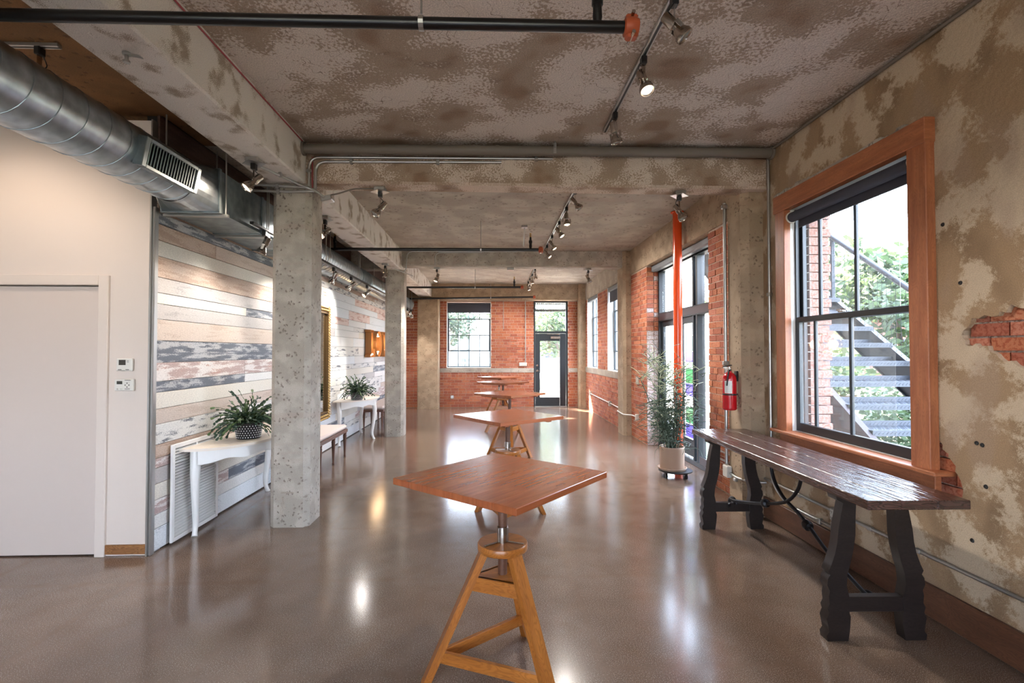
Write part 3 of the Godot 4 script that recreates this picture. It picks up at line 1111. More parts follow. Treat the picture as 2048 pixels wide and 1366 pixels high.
	brickwork(w, V(XR, 0.0, -9.15), V(0, 0, 1), V(-1, 0, 0), 4.25, 0.01, 3.0, [[0.96, 3.34, -1, 4]], 300, 31)
	# return of the far pier, washed pale
	for row in 39:
		var y = 0.044 + row * 0.0765
		for j in 2:
			part(w, "reveal_brick", unit, M.brick_washed if y < 1.9 or rng.randf() < 0.25 else M["brick_%d" % (r.randi() % 5)]).transform = Transform3D(Basis.from_scale(V(0.11, 0.066, 0.03)), V(0.06 + j * 0.12, y, -8.185 + 7.0 + r.randf_range(-0.002, 0.003)))
	for p in [[0.0, 1.05, -8.72, 0.16], [0.0, 1.06, -5.2, 0.18]]:
		b = MB.new()
		b.box(V(XR - 0.001, p[1], p[2]), V(0.014, 0.14, p[3]), Basis.IDENTITY, 2, 0.003)
		part(w, "patch", b, M.concrete, true, "grey mortar patch in the brickwork")

	# ---------- tall glazed opening
	n = thing("window_2", "tall dark-framed glazed storefront with coloured glass strip behind the potted plant", "window", V(2.85, 0, -7), "", "structure")
	var X = 2.84
	b = MB.new()
	for z in [-8.15, -6.74, -6.62, -5.85]:
		b.box(V(X, 1.5, z), V(0.11, 3.0, 0.05), Basis.IDENTITY, 1, 0.004)
	b.box(V(X, 2.93, -7), V(0.11, 0.08, 2.34), Basis.IDENTITY, 2, 0.004)
	b.box(V(X, 2.14, -7), V(0.11, 0.14, 2.34), Basis.IDENTITY, 2, 0.004)
	b.box(V(X, 0.03, -7), V(0.13, 0.06, 2.34), Basis.IDENTITY, 2, 0.004)
	part(n, "frame", b, M.black_frame, true)
	b = MB.new()
	b.box(V(X - 0.055, 2.14, -7), V(0.012, 0.1, 2.3))
	b.box(V(X - 0.055, 0.1, -6.2), V(0.012, 0.12, 0.68))
	part(n, "rail_cover", b, M.bronze_frame, true)
	b = MB.new()
	for q in [[-8.09, -7.42], [-7.30, -6.77]]:
		for z in q: b.box(V(X + 0.01, 1.07, z), V(0.05, 2.02, 0.07), Basis.IDENTITY, 1, 0.004)
		b.box(V(X + 0.01, 0.2, (q[0] + q[1]) * 0.5), V(0.05, 0.24, q[1] - q[0]), Basis.IDENTITY, 2, 0.004)
		b.box(V(X + 0.01, 2.03, (q[0] + q[1]) * 0.5), V(0.05, 0.1, q[1] - q[0]), Basis.IDENTITY, 2, 0.004)
	part(n, "door_leaf", b, M.black_frame, true)
	for q in [[-8.12, -6.77, 2.21, 2.89], [-6.6, -5.87, 2.21, 2.89], [-6.6, -5.87, 0.16, 2.07], [-8.05, -7.46, 0.32, 1.98]]:
		b = MB.new()
		b.box(V(X + 0.01, (q[2] + q[3]) * 0.5, (q[0] + q[1]) * 0.5), V(0.006, q[3] - q[2], q[1] - q[0]))
		part(n, "pane", b, M.glass_pane, true)
	var yy = 0.33
	for q in [["violet", 0.25], ["cream", 0.02], ["green", 0.30], ["cream", 0.2], ["violet", 0.24], ["green", 0.28], ["mint", 0.12], ["violet", 0.2], ["green", 0.3], ["yellow", 0.24]]:
		b = MB.new()
		var hh = q[1] * 0.77
		b.box(V(X + 0.005, yy + hh * 0.5, -6.98), V(0.008, hh - 0.006, 0.34))
		part(n, "coloured_pane", b, M["glass_" + q[0]], true, q[0] + " tinted glass")
		yy += hh
	b = MB.new()
	b.box(V(X + 0.01, 1.15, -7.21), V(0.006, 1.7, 0.13))
	part(n, "pane", b, M.glass_pane, true)
	b = MB.new()
	b.box(V(2.72, 2.955, -7.0), V(0.1, 0.1, 2.36), Basis.IDENTITY, 2, 0.02)
	solo("blind_cassette", "long grey blind cassette along the top of the storefront opening", "blind", b, M.shade_cassette)

	# ---------- far bay: brick with two steel windows
	w = thing("wall_right", "sunlit brick wall of the far bay with two steel windows", "wall", V(XR, 0, -11.5), "", "structure")
	b = MB.new()
	for q in [[-14.2, -9.3, 0, 1.14], [-14.2, -13.36, 1.14, 3.0], [-12.05, -11.0, 1.14, 3.0], [-10.1, -9.3, 1.14, 3.0]]:
		b.box(V(XR + 0.155, (q[2] + q[3]) * 0.5, (q[0] + q[1]) * 0.5), V(0.29, q[3] - q[2], q[1] - q[0]))
	part(w, "masonry", b, M.mortar, true)
	b = MB.new()
	b.box(V(XR + 0.145, 3.235, -11.6), V(0.3, 0.46, 4.6))
	part(w, "lintel", b, M.concrete_pale, true)
	b = MB.new()
	b.box(V(XR + 0.14, 1.075, -11.6), V(0.3, 0.13, 4.4))
	part(w, "sill_band", b, M.concrete_pale, true)
	brickwork(w, V(XR, 0.0, ZB), V(0, 0, 1), V(-1, 0, 0), 4.3, 0.01, 3.0, [[0.0, 9.0, 1.0, 1.14], [0.54, 1.85, 1.1, 3.1], [2.9, 3.8, 1.1, 3.1]], 0, 32)
	for k in 2:
		var z0 = [-13.36, -11.0][k]
		var z1 = [-12.05, -10.1][k]
		n = thing("window_%d" % (3 + k), ["far steel window on the right wall beside the corner pier", "steel window on the right wall with a half-drawn blind, nearer the second pier"][k], "window", V(XR, 1.14, (z0 + z1) * 0.5), "", "structure")
		b = MB.new()
		b.box(V(XR + 0.15, 2.07, z0 + 0.006), V(0.3, 1.86, 0.012))
		b.box(V(XR + 0.15, 2.07, z1 - 0.006), V(0.3, 1.86, 0.012))
		b.box(V(XR + 0.15, 1.146, (z0 + z1) * 0.5), V(0.3, 0.012, z1 - z0))
		part(n, "reveal", b, M.reveal_white, true)
		steel_window(n, V(XR + 0.16, 1.15, z0 + 0.02), V(0, 0, 1), z1 - z0 - 0.04, 1.84, 3, [0.0, 0.23, 0.47, 0.72, 1.0])
		b = MB.new()
		b.box(V(XR + 0.05, 2.95, (z0 + z1) * 0.5), V(0.08, 0.09, z1 - z0 - 0.03), Basis.IDENTITY, 2, 0.01)
		var bl = solo("blind_cassette", ["grey blind cassette over the far steel window", "grey blind cassette over the nearer steel window with cloth drawn"][k], "blind", b, M.shade_cassette)
		if k == 1:
			b = MB.new()
			b.box(V(XR + 0.05, 2.80, (z0 + z1) * 0.5), V(0.004, 0.27, z1 - z0 - 0.06))
			part(bl, "cloth", b, M.shade_cloth)

# a steel casement: `o` its lower corner, `along` its width
func steel_window(n, o, along, W, H, cols, rows):
	var out = along.cross(Vector3.UP)
	var B = Basis(along, Vector3.UP, out)
	var b := MB.new()
	for x in [0.012, W - 0.012]: b.box(o + along * x + V(0, H * 0.5, 0), V(0.024, H, 0.03), B)
	for y in [0.012, H - 0.012]: b.box(o + along * W * 0.5 + V(0, y, 0), V(W, 0.024, 0.03), B)
	for k in [1, rows.size() - 2]:
		var t = 0.03
		b.box(o + along * W * 0.5 + V(0, rows[k] * H if k != 1 else rows[1] * H, 0), V(W, t, 0.04), B)
	for x in [0.03, W - 0.03]: b.box(o + along * x + V(0, (rows[1] + rows[-2]) * 0.5 * H, 0), V(0.035, (rows[-2] - rows[1]) * H, 0.04), B)
	part(n, "frame", b, M.steel_window, true)
	for k in range(1, cols):
		b = MB.new()
		b.box(o + along * (W * k / cols) + V(0, H * 0.5, 0), V(0.016, H, 0.024), B)
		part(n, "muntin", b, M.steel_window, true)
	for k in range(2, rows.size() - 2):
		b = MB.new()
		b.box(o + along * W * 0.5 + V(0, rows[k] * H, 0), V(W, 0.016, 0.024), B)
		part(n, "muntin", b, M.steel_window, true)
	for i in cols:
		for j in rows.size() - 1:
			b = MB.new()
			b.box(o + along * (W * (i + 0.5) / cols) + V(0, (rows[j] + rows[j + 1]) * 0.5 * H, 0), V(W / cols - 0.008, (rows[j + 1] - rows[j]) * H - 0.008, 0.004), B)
			part(n, "pane", b, M.glass_pane, true)
	b = MB.new()
	b.box(o + along * W * 0.47 + V(0, rows[1] * H + 0.02, 0) - out * 0.03, V(0.03, 0.025, 0.03), B)
	b.tube([o + along * W * 0.47 + V(0, rows[1] * H + 0.02, 0) - out * 0.04, o + along * W * 0.53 + V(0, rows[1] * H + 0.06, 0) - out * 0.05], 0.006, 6)
	part(n, "latch", b, M.black_paint, true)


func build_back_wall():
	var w = thing("wall_back", "far brick wall with a steel window, a glass door and a concrete sill band", "wall", V(0, 0, ZB), "", "structure")
	var b := MB.new()
	for q in [[-2.9, -1.29, 0, 3.46], [-1.29, -0.04, 0, 1.11], [-1.29, -0.04, 2.96, 3.46], [-0.04, 1.165, 0, 3.46], [1.165, 2.14, 3.0, 3.46], [2.14, 2.9, 0, 3.46]]:
		b.box(V((q[0] + q[1]) * 0.5, (q[2] + q[3]) * 0.5, ZB - 0.165), V(q[1] - q[0], q[3] - q[2], 0.31))
	part(w, "masonry", b, M.mortar, true)
	brickwork(w, V(-2.62, 0.0, ZB), V(1, 0, 0), V(0, 0, 1), 5.2, 0.01, 3.01, [[0.55, 1.15, -1, 4], [1.15, 9, 0.975, 1.1], [1.33, 2.58, 1.0, 2.96], [3.785, 4.76, -1, 4]], 300, 33)
	b = MB.new()
	b.box(V(-0.15, 1.04, ZB - 0.03), V(2.63, 0.125, 0.08))
	b.box(V(2.4, 1.04, ZB - 0.03), V(0.52, 0.125, 0.08))
	part(w, "sill_band", b, M.concrete, true)
	var n = thing("window_5", "steel window of sixteen panes in the far brick wall with a short blind", "window", V(-0.66, 1.11, ZB), "", "structure")
	b = MB.new()
	for x in [-1.283, -0.047]: b.box(V(x, 2.035, ZB - 0.15), V(0.014, 1.85, 0.3))
	b.box(V(-0.665, 1.117, ZB - 0.15), V(1.25, 0.014, 0.3))
	part(n, "reveal", b, M.reveal_white, true)
	steel_window(n, V(-1.275, 1.125, ZB - 0.16), V(1, 0, 0), 1.22, 1.83, 4, [0.0, 0.255, 0.495, 0.745, 1.0])
	b = MB.new()
	b.box(V(-0.665, 2.81, ZB - 0.09), V(1.22, 0.28, 0.006))
	b.tube([V(-1.27, 2.925, ZB - 0.09), V(-0.06, 2.925, ZB - 0.09)], 0.025, 10)
	solo("roller_blind", "short slate-grey roller blind at the top of the far wall window", "blind", b, M.shade_cloth)
	# glass door and transom
	var d = thing("door_2", "black-framed glass entrance door with a transom light in the far wall", "door", V(1.65, 0, ZB), "", "structure")
	b = MB.new()
	for x in [1.19, 2.115]: b.box(V(x, 1.5, ZB - 0.1), V(0.05, 3.0, 0.12), Basis.IDENTITY, 1, 0.004)
	b.box(V(1.65, 2.98, ZB - 0.1), V(0.88, 0.045, 0.12), Basis.IDENTITY, 0, 0.004)
	b.box(V(1.65, 2.115, ZB - 0.1), V(0.88, 0.06, 0.12), Basis.IDENTITY, 0, 0.004)
	part(d, "door_frame", b, M.black_frame, true)
	b = MB.new()
	for x in [1.285, 2.0]: b.box(V(x, 1.045, ZB - 0.08), V([0.13, 0.17][int(x > 1.6)], 2.07, 0.045), Basis.IDENTITY, 1, 0.004)
	b.box(V(1.63, 0.145, ZB - 0.08), V(0.56, 0.25, 0.045), Basis.IDENTITY, 0, 0.004)
	b.box(V(1.63, 1.975, ZB - 0.08), V(0.56, 0.21, 0.045), Basis.IDENTITY, 0, 0.004)
	var leaf = part(d, "leaf", b, M.black_frame, true)
	b = MB.new()
	b.box(V(1.635, 1.07, ZB - 0.08), V(0.58, 1.62, 0.006))
	part(leaf, "pane", b, M.glass_pane, true)
	b = MB.new()
	b.box(V(1.65, 2.555, ZB - 0.1), V(0.86, 0.82, 0.006))
	part(d, "transom_pane", b, M.glass_pane, true)
	b = MB.new()
	for y in [1.175, 1.025]:
		b.lathe(PackedVector2Array([V2(0.03, 0), V2(0.03, 0.01), V2(0.014, 0.014), V2(0.014, 0.05), V2(0.02, 0.055), V2(0, 0.06)]), 14, V(1.265, y, ZB - 0.057), Basis(V(1, 0, 0), V(0, 0, 1), V(0, -1, 0)))
	b.box(V(1.30, 1.025, ZB - 0.01), V(0.1, 0.018, 0.014), Basis.IDENTITY, 0, 0.003)
	part(leaf, "handle", b, M.chrome, true)
	b = MB.new()
	b.box(V(1.79, 1.965, ZB - 0.03), V(0.28, 0.07, 0.05), Basis.IDENTITY, 0, 0.005)
	b.box(V(1.72, 2.06, ZB - 0.02), V(0.36, 0.012, 0.02))
	b.box(V(1.86, 2.055, ZB - 0.01), V(0.09, 0.02, 0.03))
	part(d, "door_closer", b, M.nickel, true)
	b = MB.new()
	b.box(V(1.65, 0.012, ZB - 0.06), V(0.92, 0.024, 0.14), Basis.IDENTITY, 0, 0.004)
	part(d, "threshold", b, M.emt, true)


# ------------------------------------------------------------------ outdoors
func leaf_ball(sd, n, R, leaf) -> ArrayMesh:
	var r := RandomNumberGenerator.new()
	r.seed = sd
	var b := MB.new()
	var lumps = []
	for k in 9:
		lumps.append([V(r.randf_range(-1, 1), r.randf_range(-0.7, 0.9), r.randf_range(-1, 1)) * R * 0.55, R * r.randf_range(0.35, 0.55)])
	for k in n:
		var l = lumps[k % lumps.size()]
		var d = V(r.randfn(), r.randfn(), r.randfn()).normalized()
		var p = l[0] + d * l[1] * r.randf_range(0.6, 1.08)
		var a = V(r.randfn(), r.randfn() * 0.5, r.randfn()).normalized() * leaf
		var c = a.cross(V(r.randfn(), r.randfn(), r.randfn()).normalized()).normalized() * leaf * 0.5
		var nn = (d + V(0, 0.6, 0)).normalized()
		b.quad(p - a, p - c, p + a, p + c, nn)
	return b.done()

func tree(label, x, z, h, R, crown, leaf_mat, trunk = 0.1):
	var t = thing("tree", label, "tree", V(x, -0.1, z))
	var b := MB.new()
	b.tube(smooth_path([V(0, 0, 0), V(0.1, h * 0.35, 0.05), V(-0.05, h * 0.7, 0.1), V(0, h, 0)], 4), [trunk, trunk * 0.95, trunk * 0.9, trunk * 0.85, trunk * 0.8, trunk * 0.75, trunk * 0.7, trunk * 0.6, trunk * 0.55, trunk * 0.5, trunk * 0.45, trunk * 0.4, trunk * 0.3], 8)
	for k in 5:
		var a = k * 1.3
		b.tube([V(0, h * (0.5 + 0.08 * k), 0), V(cos(a) * R * 0.6, h * (0.62 + 0.08 * k), sin(a) * R * 0.6)], [trunk * 0.4, trunk * 0.15], 6)
	part(t, "trunk", b, M.bark)
	var f = part(t, "foliage", crown, leaf_mat)
	f.position = V(0, h, 0)
	f.scale = Vector3.ONE * R
	f.set_meta("kind", "stuff")
	return t

func build_outdoors():
	slab("lawn", V(2.9, -0.35, -60), V(60, -0.14, 12), M.grass, "lawn outside the window wall beyond the stair", "grass")
	slab("lawn", V(-60, -0.4, -90), V(2.9, -0.16, -20.5), M.grass, "lawn across the drive behind the far wall", "grass")
	slab("lawn", V(2.9, -0.4, -90), V(60, -0.16, -60), M.grass, "distant lawn past the end of the building", "grass")
	slab("path", V(-40, -0.2, -20.5), V(2.9, -0.03, -14.21), M.drive, "pale concrete drive outside the glass door", "path")
	slab("path", V(2.9, -0.2, -60), V(9.0, -0.12, -10), M.drive, "pale concrete path along the far side of the building", "path")
	var ball1 := leaf_ball(3, 2600, 1.0, 0.07)
	var ball2 := leaf_ball(4, 2600, 1.0, 0.06)
	tree("tallest tree outside the near window, at its right edge beyond the handrail", 8.0, -9.4, 2.5, 1.75, ball1, M.leaves)
	tree("low bushy tree behind the middle stair treads", 8.3, -12.0, 0.9, 1.35, ball2, M.leaves)
	tree("low bushy tree farther off, behind the upper stair treads", 9.9, -15.5, 1.1, 1.5, ball1, M.leaves)
	tree("small bushy tree nearest the foot of the stair", 6.6, -7.4, 0.55, 1.0, ball2, M.leaves)
	tree("round tree beyond the storefront glass", 14, -26, 3.2, 2.6, ball1, M.leaves)
	tree("tall dark tree outside at the left of the far wall window", -4.9, -19.6, 6.1, 2.2, ball1, M.leaves_dark, 0.18)
	tree("slim dark conifer-like tree standing across the drive left of the door", -2.4, -27.5, 3.4, 1.9, ball2, M.leaves_dark)
	tree("green tree framed by the glass of the entrance door", 3.4, -25.5, 3.0, 2.3, ball2, M.leaves)
	tree("pale tree seen through the transom above the door", 1.7, -34, 6.2, 3.2, ball1, M.leaves)
	for k in 2:
		var t = thing("building", ["low red brick building far beyond the stair", "pale long building across the road behind the far wall"][k], "building", [V(24, -0.2, -31), V(-8, -0.2, -52)][k])
		var b := MB.new()
		var s = [V(9, 3.6, 6), V(34, 3.4, 8)][k]
		b.box(V(0, s.y * 0.5, 0), s)
		part(t, "wall", b, [M.far_brick, M.far_wall][k])
		b = MB.new()
		b.prism(PackedVector2Array([V2(-s.z * 0.55, 0), V2(s.z * 0.55, 0), V2(0, 1.8)]), s.x + 0.6, V(0, s.y, 0), Basis(V(0, 0, 1), V(0, 1, 0), V(-1, 0, 0)))
		part(t, "roof", b, M.far_roof)
		for j in 6:
			b = MB.new()
			b.box(V(0, 0, 0), V(1.2, 1.4, 0.1), Basis.IDENTITY, 0, 0.02)
			part(t, "window", b, M.black_frame).position = V(-s.x * 0.42 + j * s.x * 0.165, 1.8, s.z * 0.5 + 0.02)
	# low fence along the road
	var f = thing("fence", "low grey board fence across the road behind the far wall window", "fence", V(-3, -0.16, -31))
	var b := MB.new()
	for y in [0.5, 0.85, 1.2]:
		b = MB.new()
		b.box(V(0, y, 0), V(26, 0.24, 0.04), Basis.IDENTITY, 0, 0.005)
		part(f, "rail", b, M.far_wall)
	for k in 12:
		b = MB.new()
		b.box(V(-12 + k * 2.2, 0.65, 0.06), V(0.1, 1.3, 0.1), Basis.IDENTITY, 1, 0.008)
		part(f, "post", b, M.far_wall)
	# corrugated canopy over the door
	var c = thing("canopy", "corrugated metal canopy outside above the glass door", "canopy", V(1.4, 2.9, -14.7))
	b = MB.new()
	for k in 44:
		var x = -1.3 + k * 0.06
		b.tube([V(x, 0, -0.62), V(x, 0.06, 0.48)], 0.03, 6)
	part(c, "sheet", b, M.galvanised_dull)
	b = MB.new()
	b.box(V(0, -0.05, -0.6), V(2.6, 0.07, 0.04))
	for x in [-1.2, 1.2]: b.bar(V(x, -0.03, -0.6), V(x, 0.55, 0.48), 0.03, 0.03)
	part(c, "frame", b, M.black_paint)
	# flood wall under the storefront view: parked nothing, a kerb
	slab("kerb", V(5.2, -0.2, -20), V(5.35, -0.02, -2), M.drive, "pale concrete kerb outside the storefront", "kerb")

	# ---------- steel stair, climbing away from the camera outside the near window
	var st = thing("outdoor_stair", "grey steel stair with chequer-plate treads rising outside the near window", "stair", V(3.7, -0.14, -2.7))
	var dirn = V(0, 0.7035, -1.0).normalized()
	var nrm = V(0, 1.0, 0.7035).normalized()
	for k in 2:
		var x = [3.15, 4.23][k]
		b = MB.new()
		# top edge passes (z -4.87, y 1.491)
		var p0 = V(x, 1.491, -4.87) - dirn * 2.75 - nrm * 0.155
		var p1 = V(x, 1.491, -4.87) + dirn * 3.6 - nrm * 0.155
		b.bar(p0, p1, 0.012, 0.31, Vector3.RIGHT)
		for s in [1, -1]:
			b.bar(p0 + nrm * 0.15 * s, p1 + nrm * 0.15 * s, 0.06, 0.012, Vector3.RIGHT)
		part(st, "stringer", b, [M.stair_rust, M.stair_steel][k], true, ["rust-brown stringer nearest the glass", "grey outer stringer"][k])
	b = MB.new()
	b.box(V(0, 0, 0), V(1.05, 0.008, 0.27))
	for s in [1, -1]: b.box(V(0, -0.02 if s > 0 else 0.022, 0.135 * s), V(1.05, 0.05, 0.008))
	var lug := MB.new()
	for i in 30:
		for s in [1, -1]:
			lug.box(V(-0.5 + i * 0.0345, (-0.02 if s > 0 else 0.022), 0.135 * s + 0.005), V(0.026, 0.007, 0.004), Basis(Vector3.BACK, 0.7))
			if s > 0:
				for j in 5:
					lug.box(V(-0.5 + i * 0.0345, 0.005, -0.1 + j * 0.05), V(0.026, 0.004, 0.007), Basis(Vector3.UP, 0.7 if (i + j) % 2 else -0.7))
	var tread := b.done()
	var lugs := lug.done()
	for k in 12:
		var o = part(st, "tread", tread, M.stair_steel)
		o.position = V(3.69, 0.938 + 0.187 * (k - 4) - 0.03, -4.13 - 0.2585 * (k - 4)) - st.position
		part(o, "raised_pattern", lugs, M.stair_steel)
	b = MB.new()
	var h0 = V(4.2, 2.353, -5.01) - dirn * 2.2
	var h1 = V(4.2, 2.353, -5.01) + dirn * 3.2
	b.tube([h0, h1], 0.03, 10)
	part(st, "handrail", b, M.stair_steel, true)
	for k in 4:
		b = MB.new()
		var p = V(4.2, 2.353, -5.01) + dirn * (-1.9 + k * 1.5)
		if k == 3: p = V(4.2, 2.353, -5.01) + dirn * 1.85
		b.box(p - V(0, 0.42, 0), V(0.04, 0.86, 0.04))
		part(st, "baluster_post", b, M.stair_steel, true)
	b = MB.new()
	# welded mesh between rail and stringer, wires both ways at 45 degrees to the slope
	for k in 70:
		var s = -2.4 + k * 0.075
		var p = V(4.2, 2.353, -5.01) + dirn * s - nrm * 0.02
		for e in [1.0, -1.0]:
			var q = p - nrm * 0.6 + dirn * 0.42 * e
			b.tube([p, q], 0.0022, 3, false)
	part(st, "wire_mesh", b, M.stair_steel, true).set_meta("kind", "stuff")


# ------------------------------------------------------------------ ducts and pipes
func spiral(z0, z1, r, step, o) -> Array:     # body, seams
	var b := MB.new()
	var seg = 40
	b.tube([V(o.x, o.y, z0), V(o.x, o.y, z1)], r, seg, false)
	var s := MB.new()
	var n = int(absf(z1 - z0) / step)
	var pts = []
	for k in n * 24 + 1:
		var a = TAU * k / 24.0
		pts.append(V(o.x + cos(a) * (r + 0.001), o.y + sin(a) * (r + 0.001), z0 + (z1 - z0) * k / (n * 24.0)))
	s.tube(pts, 0.004, 5)
	return [b, s]

func build_ducts():
	var o = V(-2.345, 2.845, 0)
	var d = thing("spiral_duct", "large galvanised spiral duct at the upper left with a supply register", "duct", V(o.x, o.y, -1))
	var q = spiral(3.0, -3.66, 0.178, 0.155, o)
	part(d, "body", q[0], M.galvanised, true)
	part(d, "spiral_seam", q[1], M.galvanised, true)
	# register, tilted down towards the room
	var B = Basis(V(0, 0, -1), V(0, 1, 0), V(1, 0, 0)).rotated(V(0, 0, 1), -0.2)
	var c = V(o.x, o.y, -3.36) + B.z * 0.19
	var b := MB.new()
	for s in [-1, 1]:
		b.box(c + B * V(0.262 * s, 0, 0), V(0.04, 0.185, 0.06), B, 1, 0.004)
		b.box(c + B * V(0, 0.082 * s, 0), V(0.49, 0.025, 0.06), B, 0, 0.004)
	var reg = part(d, "register", b, M.galvanised_dull, true)
	b = MB.new()
	b.box(c + B * V(0, 0, -0.006), V(0.49, 0.14, 0.006), B)
	part(reg, "dark_throat", b, M.black_paint, true)
	b = MB.new()
	b.box(Vector3.ZERO, V(0.007, 0.145, 0.02), Basis(Vector3.UP, -0.25))
	var sl := b.done()
	for k in 17:
		var p = part(reg, "slat", sl, M.galvanised_dull)
		p.transform = Transform3D(B, c + B * V(-0.225 + k * 0.028, 0, 0.014))
	# square-to-round
	var r = thing("rectangular_duct", "rectangular galvanised duct with a square-to-round fitting behind the near column", "duct", V(-2.3, 2.8, -4))
	b = MB.new()
	var hx = [-2.58, -2.15]
	var hy = [2.665, 3.0]
	var ring0 = []
	var ring1 = []
	for k in 33:
		var a = TAU * k / 32.0
		ring0.append(V(o.x + cos(a) * 0.178, o.y + sin(a) * 0.178, -3.7))
		var m = maxf(absf(cos(a)), absf(sin(a)))
		ring1.append(V((hx[0] + hx[1]) * 0.5 + cos(a) / m * (hx[1] - hx[0]) * 0.5, (hy[0] + hy[1]) * 0.5 + sin(a) / m * (hy[1] - hy[0]) * 0.5, -3.93))
	for k in 32:
		var nn = ((ring0[k] + ring0[k + 1]) * 0.5 - V(o.x, o.y, -3.7)).normalized()
		b.quad(ring0[k], ring0[k + 1], ring1[k + 1], ring1[k], nn)
	b.tube([V(o.x, o.y, -3.662), V(o.x, o.y, -3.7)], 0.181, 40, false)
	part(r, "square_to_round", b, M.galvanised, true)
	b = MB.new()
	b.box(V((hx[0] + hx[1]) * 0.5, (hy[0] + hy[1]) * 0.5, -4.855), V(hx[1] - hx[0], hy[1] - hy[0], 1.85))
	part(r, "trunk", b, M.galvanised_dull, true)
	for z in [-3.94, -4.66, -5.4]:
		b = MB.new()
		for s in [-1, 1]:
			b.box(V((hx[0] + hx[1]) * 0.5, (hy[0] + hy[1]) * 0.5 + s * 0.17, z), V(0.45, 0.012, 0.03))
			b.box(V((hx[0] + hx[1]) * 0.5 + s * 0.22, (hy[0] + hy[1]) * 0.5, z), V(0.012, 0.345, 0.03))
		part(r, "flange", b, M.galvanised_dull, true)
	for z in [-4.0, -4.72]:
		b = MB.new()
		b.box(V(-2.36, 2.652, z), V(0.5, 0.02, 0.03))
		for x in [-2.6, -2.13]: b.tube([V(x, 2.645, z), V(x, YC, z)], 0.006, 6)
		part(r, "trapeze_hanger", b, M.emt, true)
	var e = thing("spiral_duct", "spiral duct over the plank wall in the middle bay, hung on rods above the track", "duct", V(o.x, o.y, -8))
	q = spiral(-5.78, -13.6, 0.178, 0.11, o)
	part(e, "body", q[0], M.galvanised, true)
	part(e, "spiral_seam", q[1], M.galvanised, true)
	b = MB.new()
	b.tube([V(o.x, o.y, -8.35), V(o.x, o.y, -8.9)], 0.185, 36, true)
	part(e, "coupling_band", b, M.galvanised_dull, true)
	for z in [-6.6, -8.0, -9.03, -10.8, -12.4]:
		b = MB.new()
		b.tube([V(o.x + 0.187, o.y, z - 0.015), V(o.x + 0.187, YC, z - 0.015)], 0.005, 6)
		b.tube([V(o.x + 0.0, o.y, z), V(o.x + 0.0, o.y, z - 0.03)], 0.184, 30)
		part(e, "hanger", b, M.emt, true)


func sprinkler_pipe(label, y0, y1, z, x0, x1, r, hang, heads, cap):
	var t = thing("sprinkler_pipe", label, "pipe", V((x0 + x1) * 0.5, y0, z))
	var at = func(x): return V(x, lerpf(y0, y1, (x - x0) / (x1 - x0)), z)
	var b := MB.new()
	b.tube([at.call(x0), at.call(x1)], r, 16)
	part(t, "pipe", b, M.black_pipe, true)
	if cap:
		b = MB.new()
		var e = at.call(x1)
		var B = Basis(V(0, -1, 0), V(1, 0, 0), V(0, 0, 1))
		b.lathe(PackedVector2Array([V2(r * 1.05, -0.035), V2(r * 1.5, -0.03), V2(r * 1.62, -0.012), V2(r * 1.62, 0.012), V2(r * 1.4, 0.03), V2(0, 0.036)]), 20, e, B)
		for s in [1, -1]:
			b.box(e + V(0, r * 1.65 * s, 0.0), V(0.055, r * 0.7, 0.05), Basis.IDENTITY, 0, 0.008)
		part(t, "grooved_cap", b, M.coupling_orange, true)
		for s in [1, -1]:
			b = MB.new()
			b.tube([e + V(0, r * 1.7 * s, -0.045), e + V(0, r * 1.7 * s, 0.045)], 0.009, 8)
			part(t, "cap_bolt", b, M.nickel, true)
	for x in hang:
		b = MB.new()
		var p = at.call(x)
		b.tube([p + V(0, r + 0.015, 0), V(p.x, YC, p.z)], 0.005, 6)
		for k in 12:
			var a = TAU * k / 12.0
			var a2 = TAU * (k + 1) / 12.0
			b.bar(p + V(0, sin(a), cos(a)) * (r + 0.004), p + V(0, sin(a2), cos(a2)) * (r + 0.004), 0.022, 0.003, Vector3.RIGHT)
		part(t, "hanger", b, M.emt, true)
	for x in heads:
		b = MB.new()
		var p = at.call(x)
		b.lathe(PackedVector2Array([V2(r * 0.75, 0), V2(r * 0.75, r + 0.01), V2(0.022, r + 0.014), V2(0.02, r + 0.07), V2(0.026, r + 0.074), V2(0.026, r + 0.11), V2(0.017, r + 0.115), V2(0.013, r + 0.16), V2(0, r + 0.16)]), 14, p)
		var hd = part(t, "riser_nipple", b, M.black_pipe, true)
		b = MB.new()
		b.lathe(PackedVector2Array([V2(0.012, r + 0.16), V2(0.012, r + 0.18), V2(0.005, r + 0.185), V2(0.005, r + 0.21), V2(0.018, r + 0.212), V2(0.018, r + 0.216), V2(0, r + 0.216)]), 12, p)
		for s in [1, -1]: b.tube([p + V(0.01 * s, r + 0.175, 0), p + V(0.013 * s, r + 0.195, 0), p + V(0.004 * s, r + 0.212, 0)], 0.0025, 5)
		part(t, "sprinkler_head", b, M.brass, true)


func conduit(called, label, pts, r, m, clips = [], rad = 0.07, cat = "conduit"):
	var t = thing(called, label, cat, pts[0])
	var b := MB.new()
	b.tube(bent(pts, rad), r, 10)
	part(t, "tube", b, m, true)
	for c in clips:
		b = MB.new()
		b.box(c[0], V(r * 3.6, r * 2.6, r * 2.6) if c[1] == 0 else (V(r * 2.6, r * 3.6, r * 2.6) if c[1] == 1 else V(r * 2.6, r * 2.6, r * 3.6)), Basis.IDENTITY, 0, r * 0.4)
		part(t, "clip", b, M.emt, true)
	return t


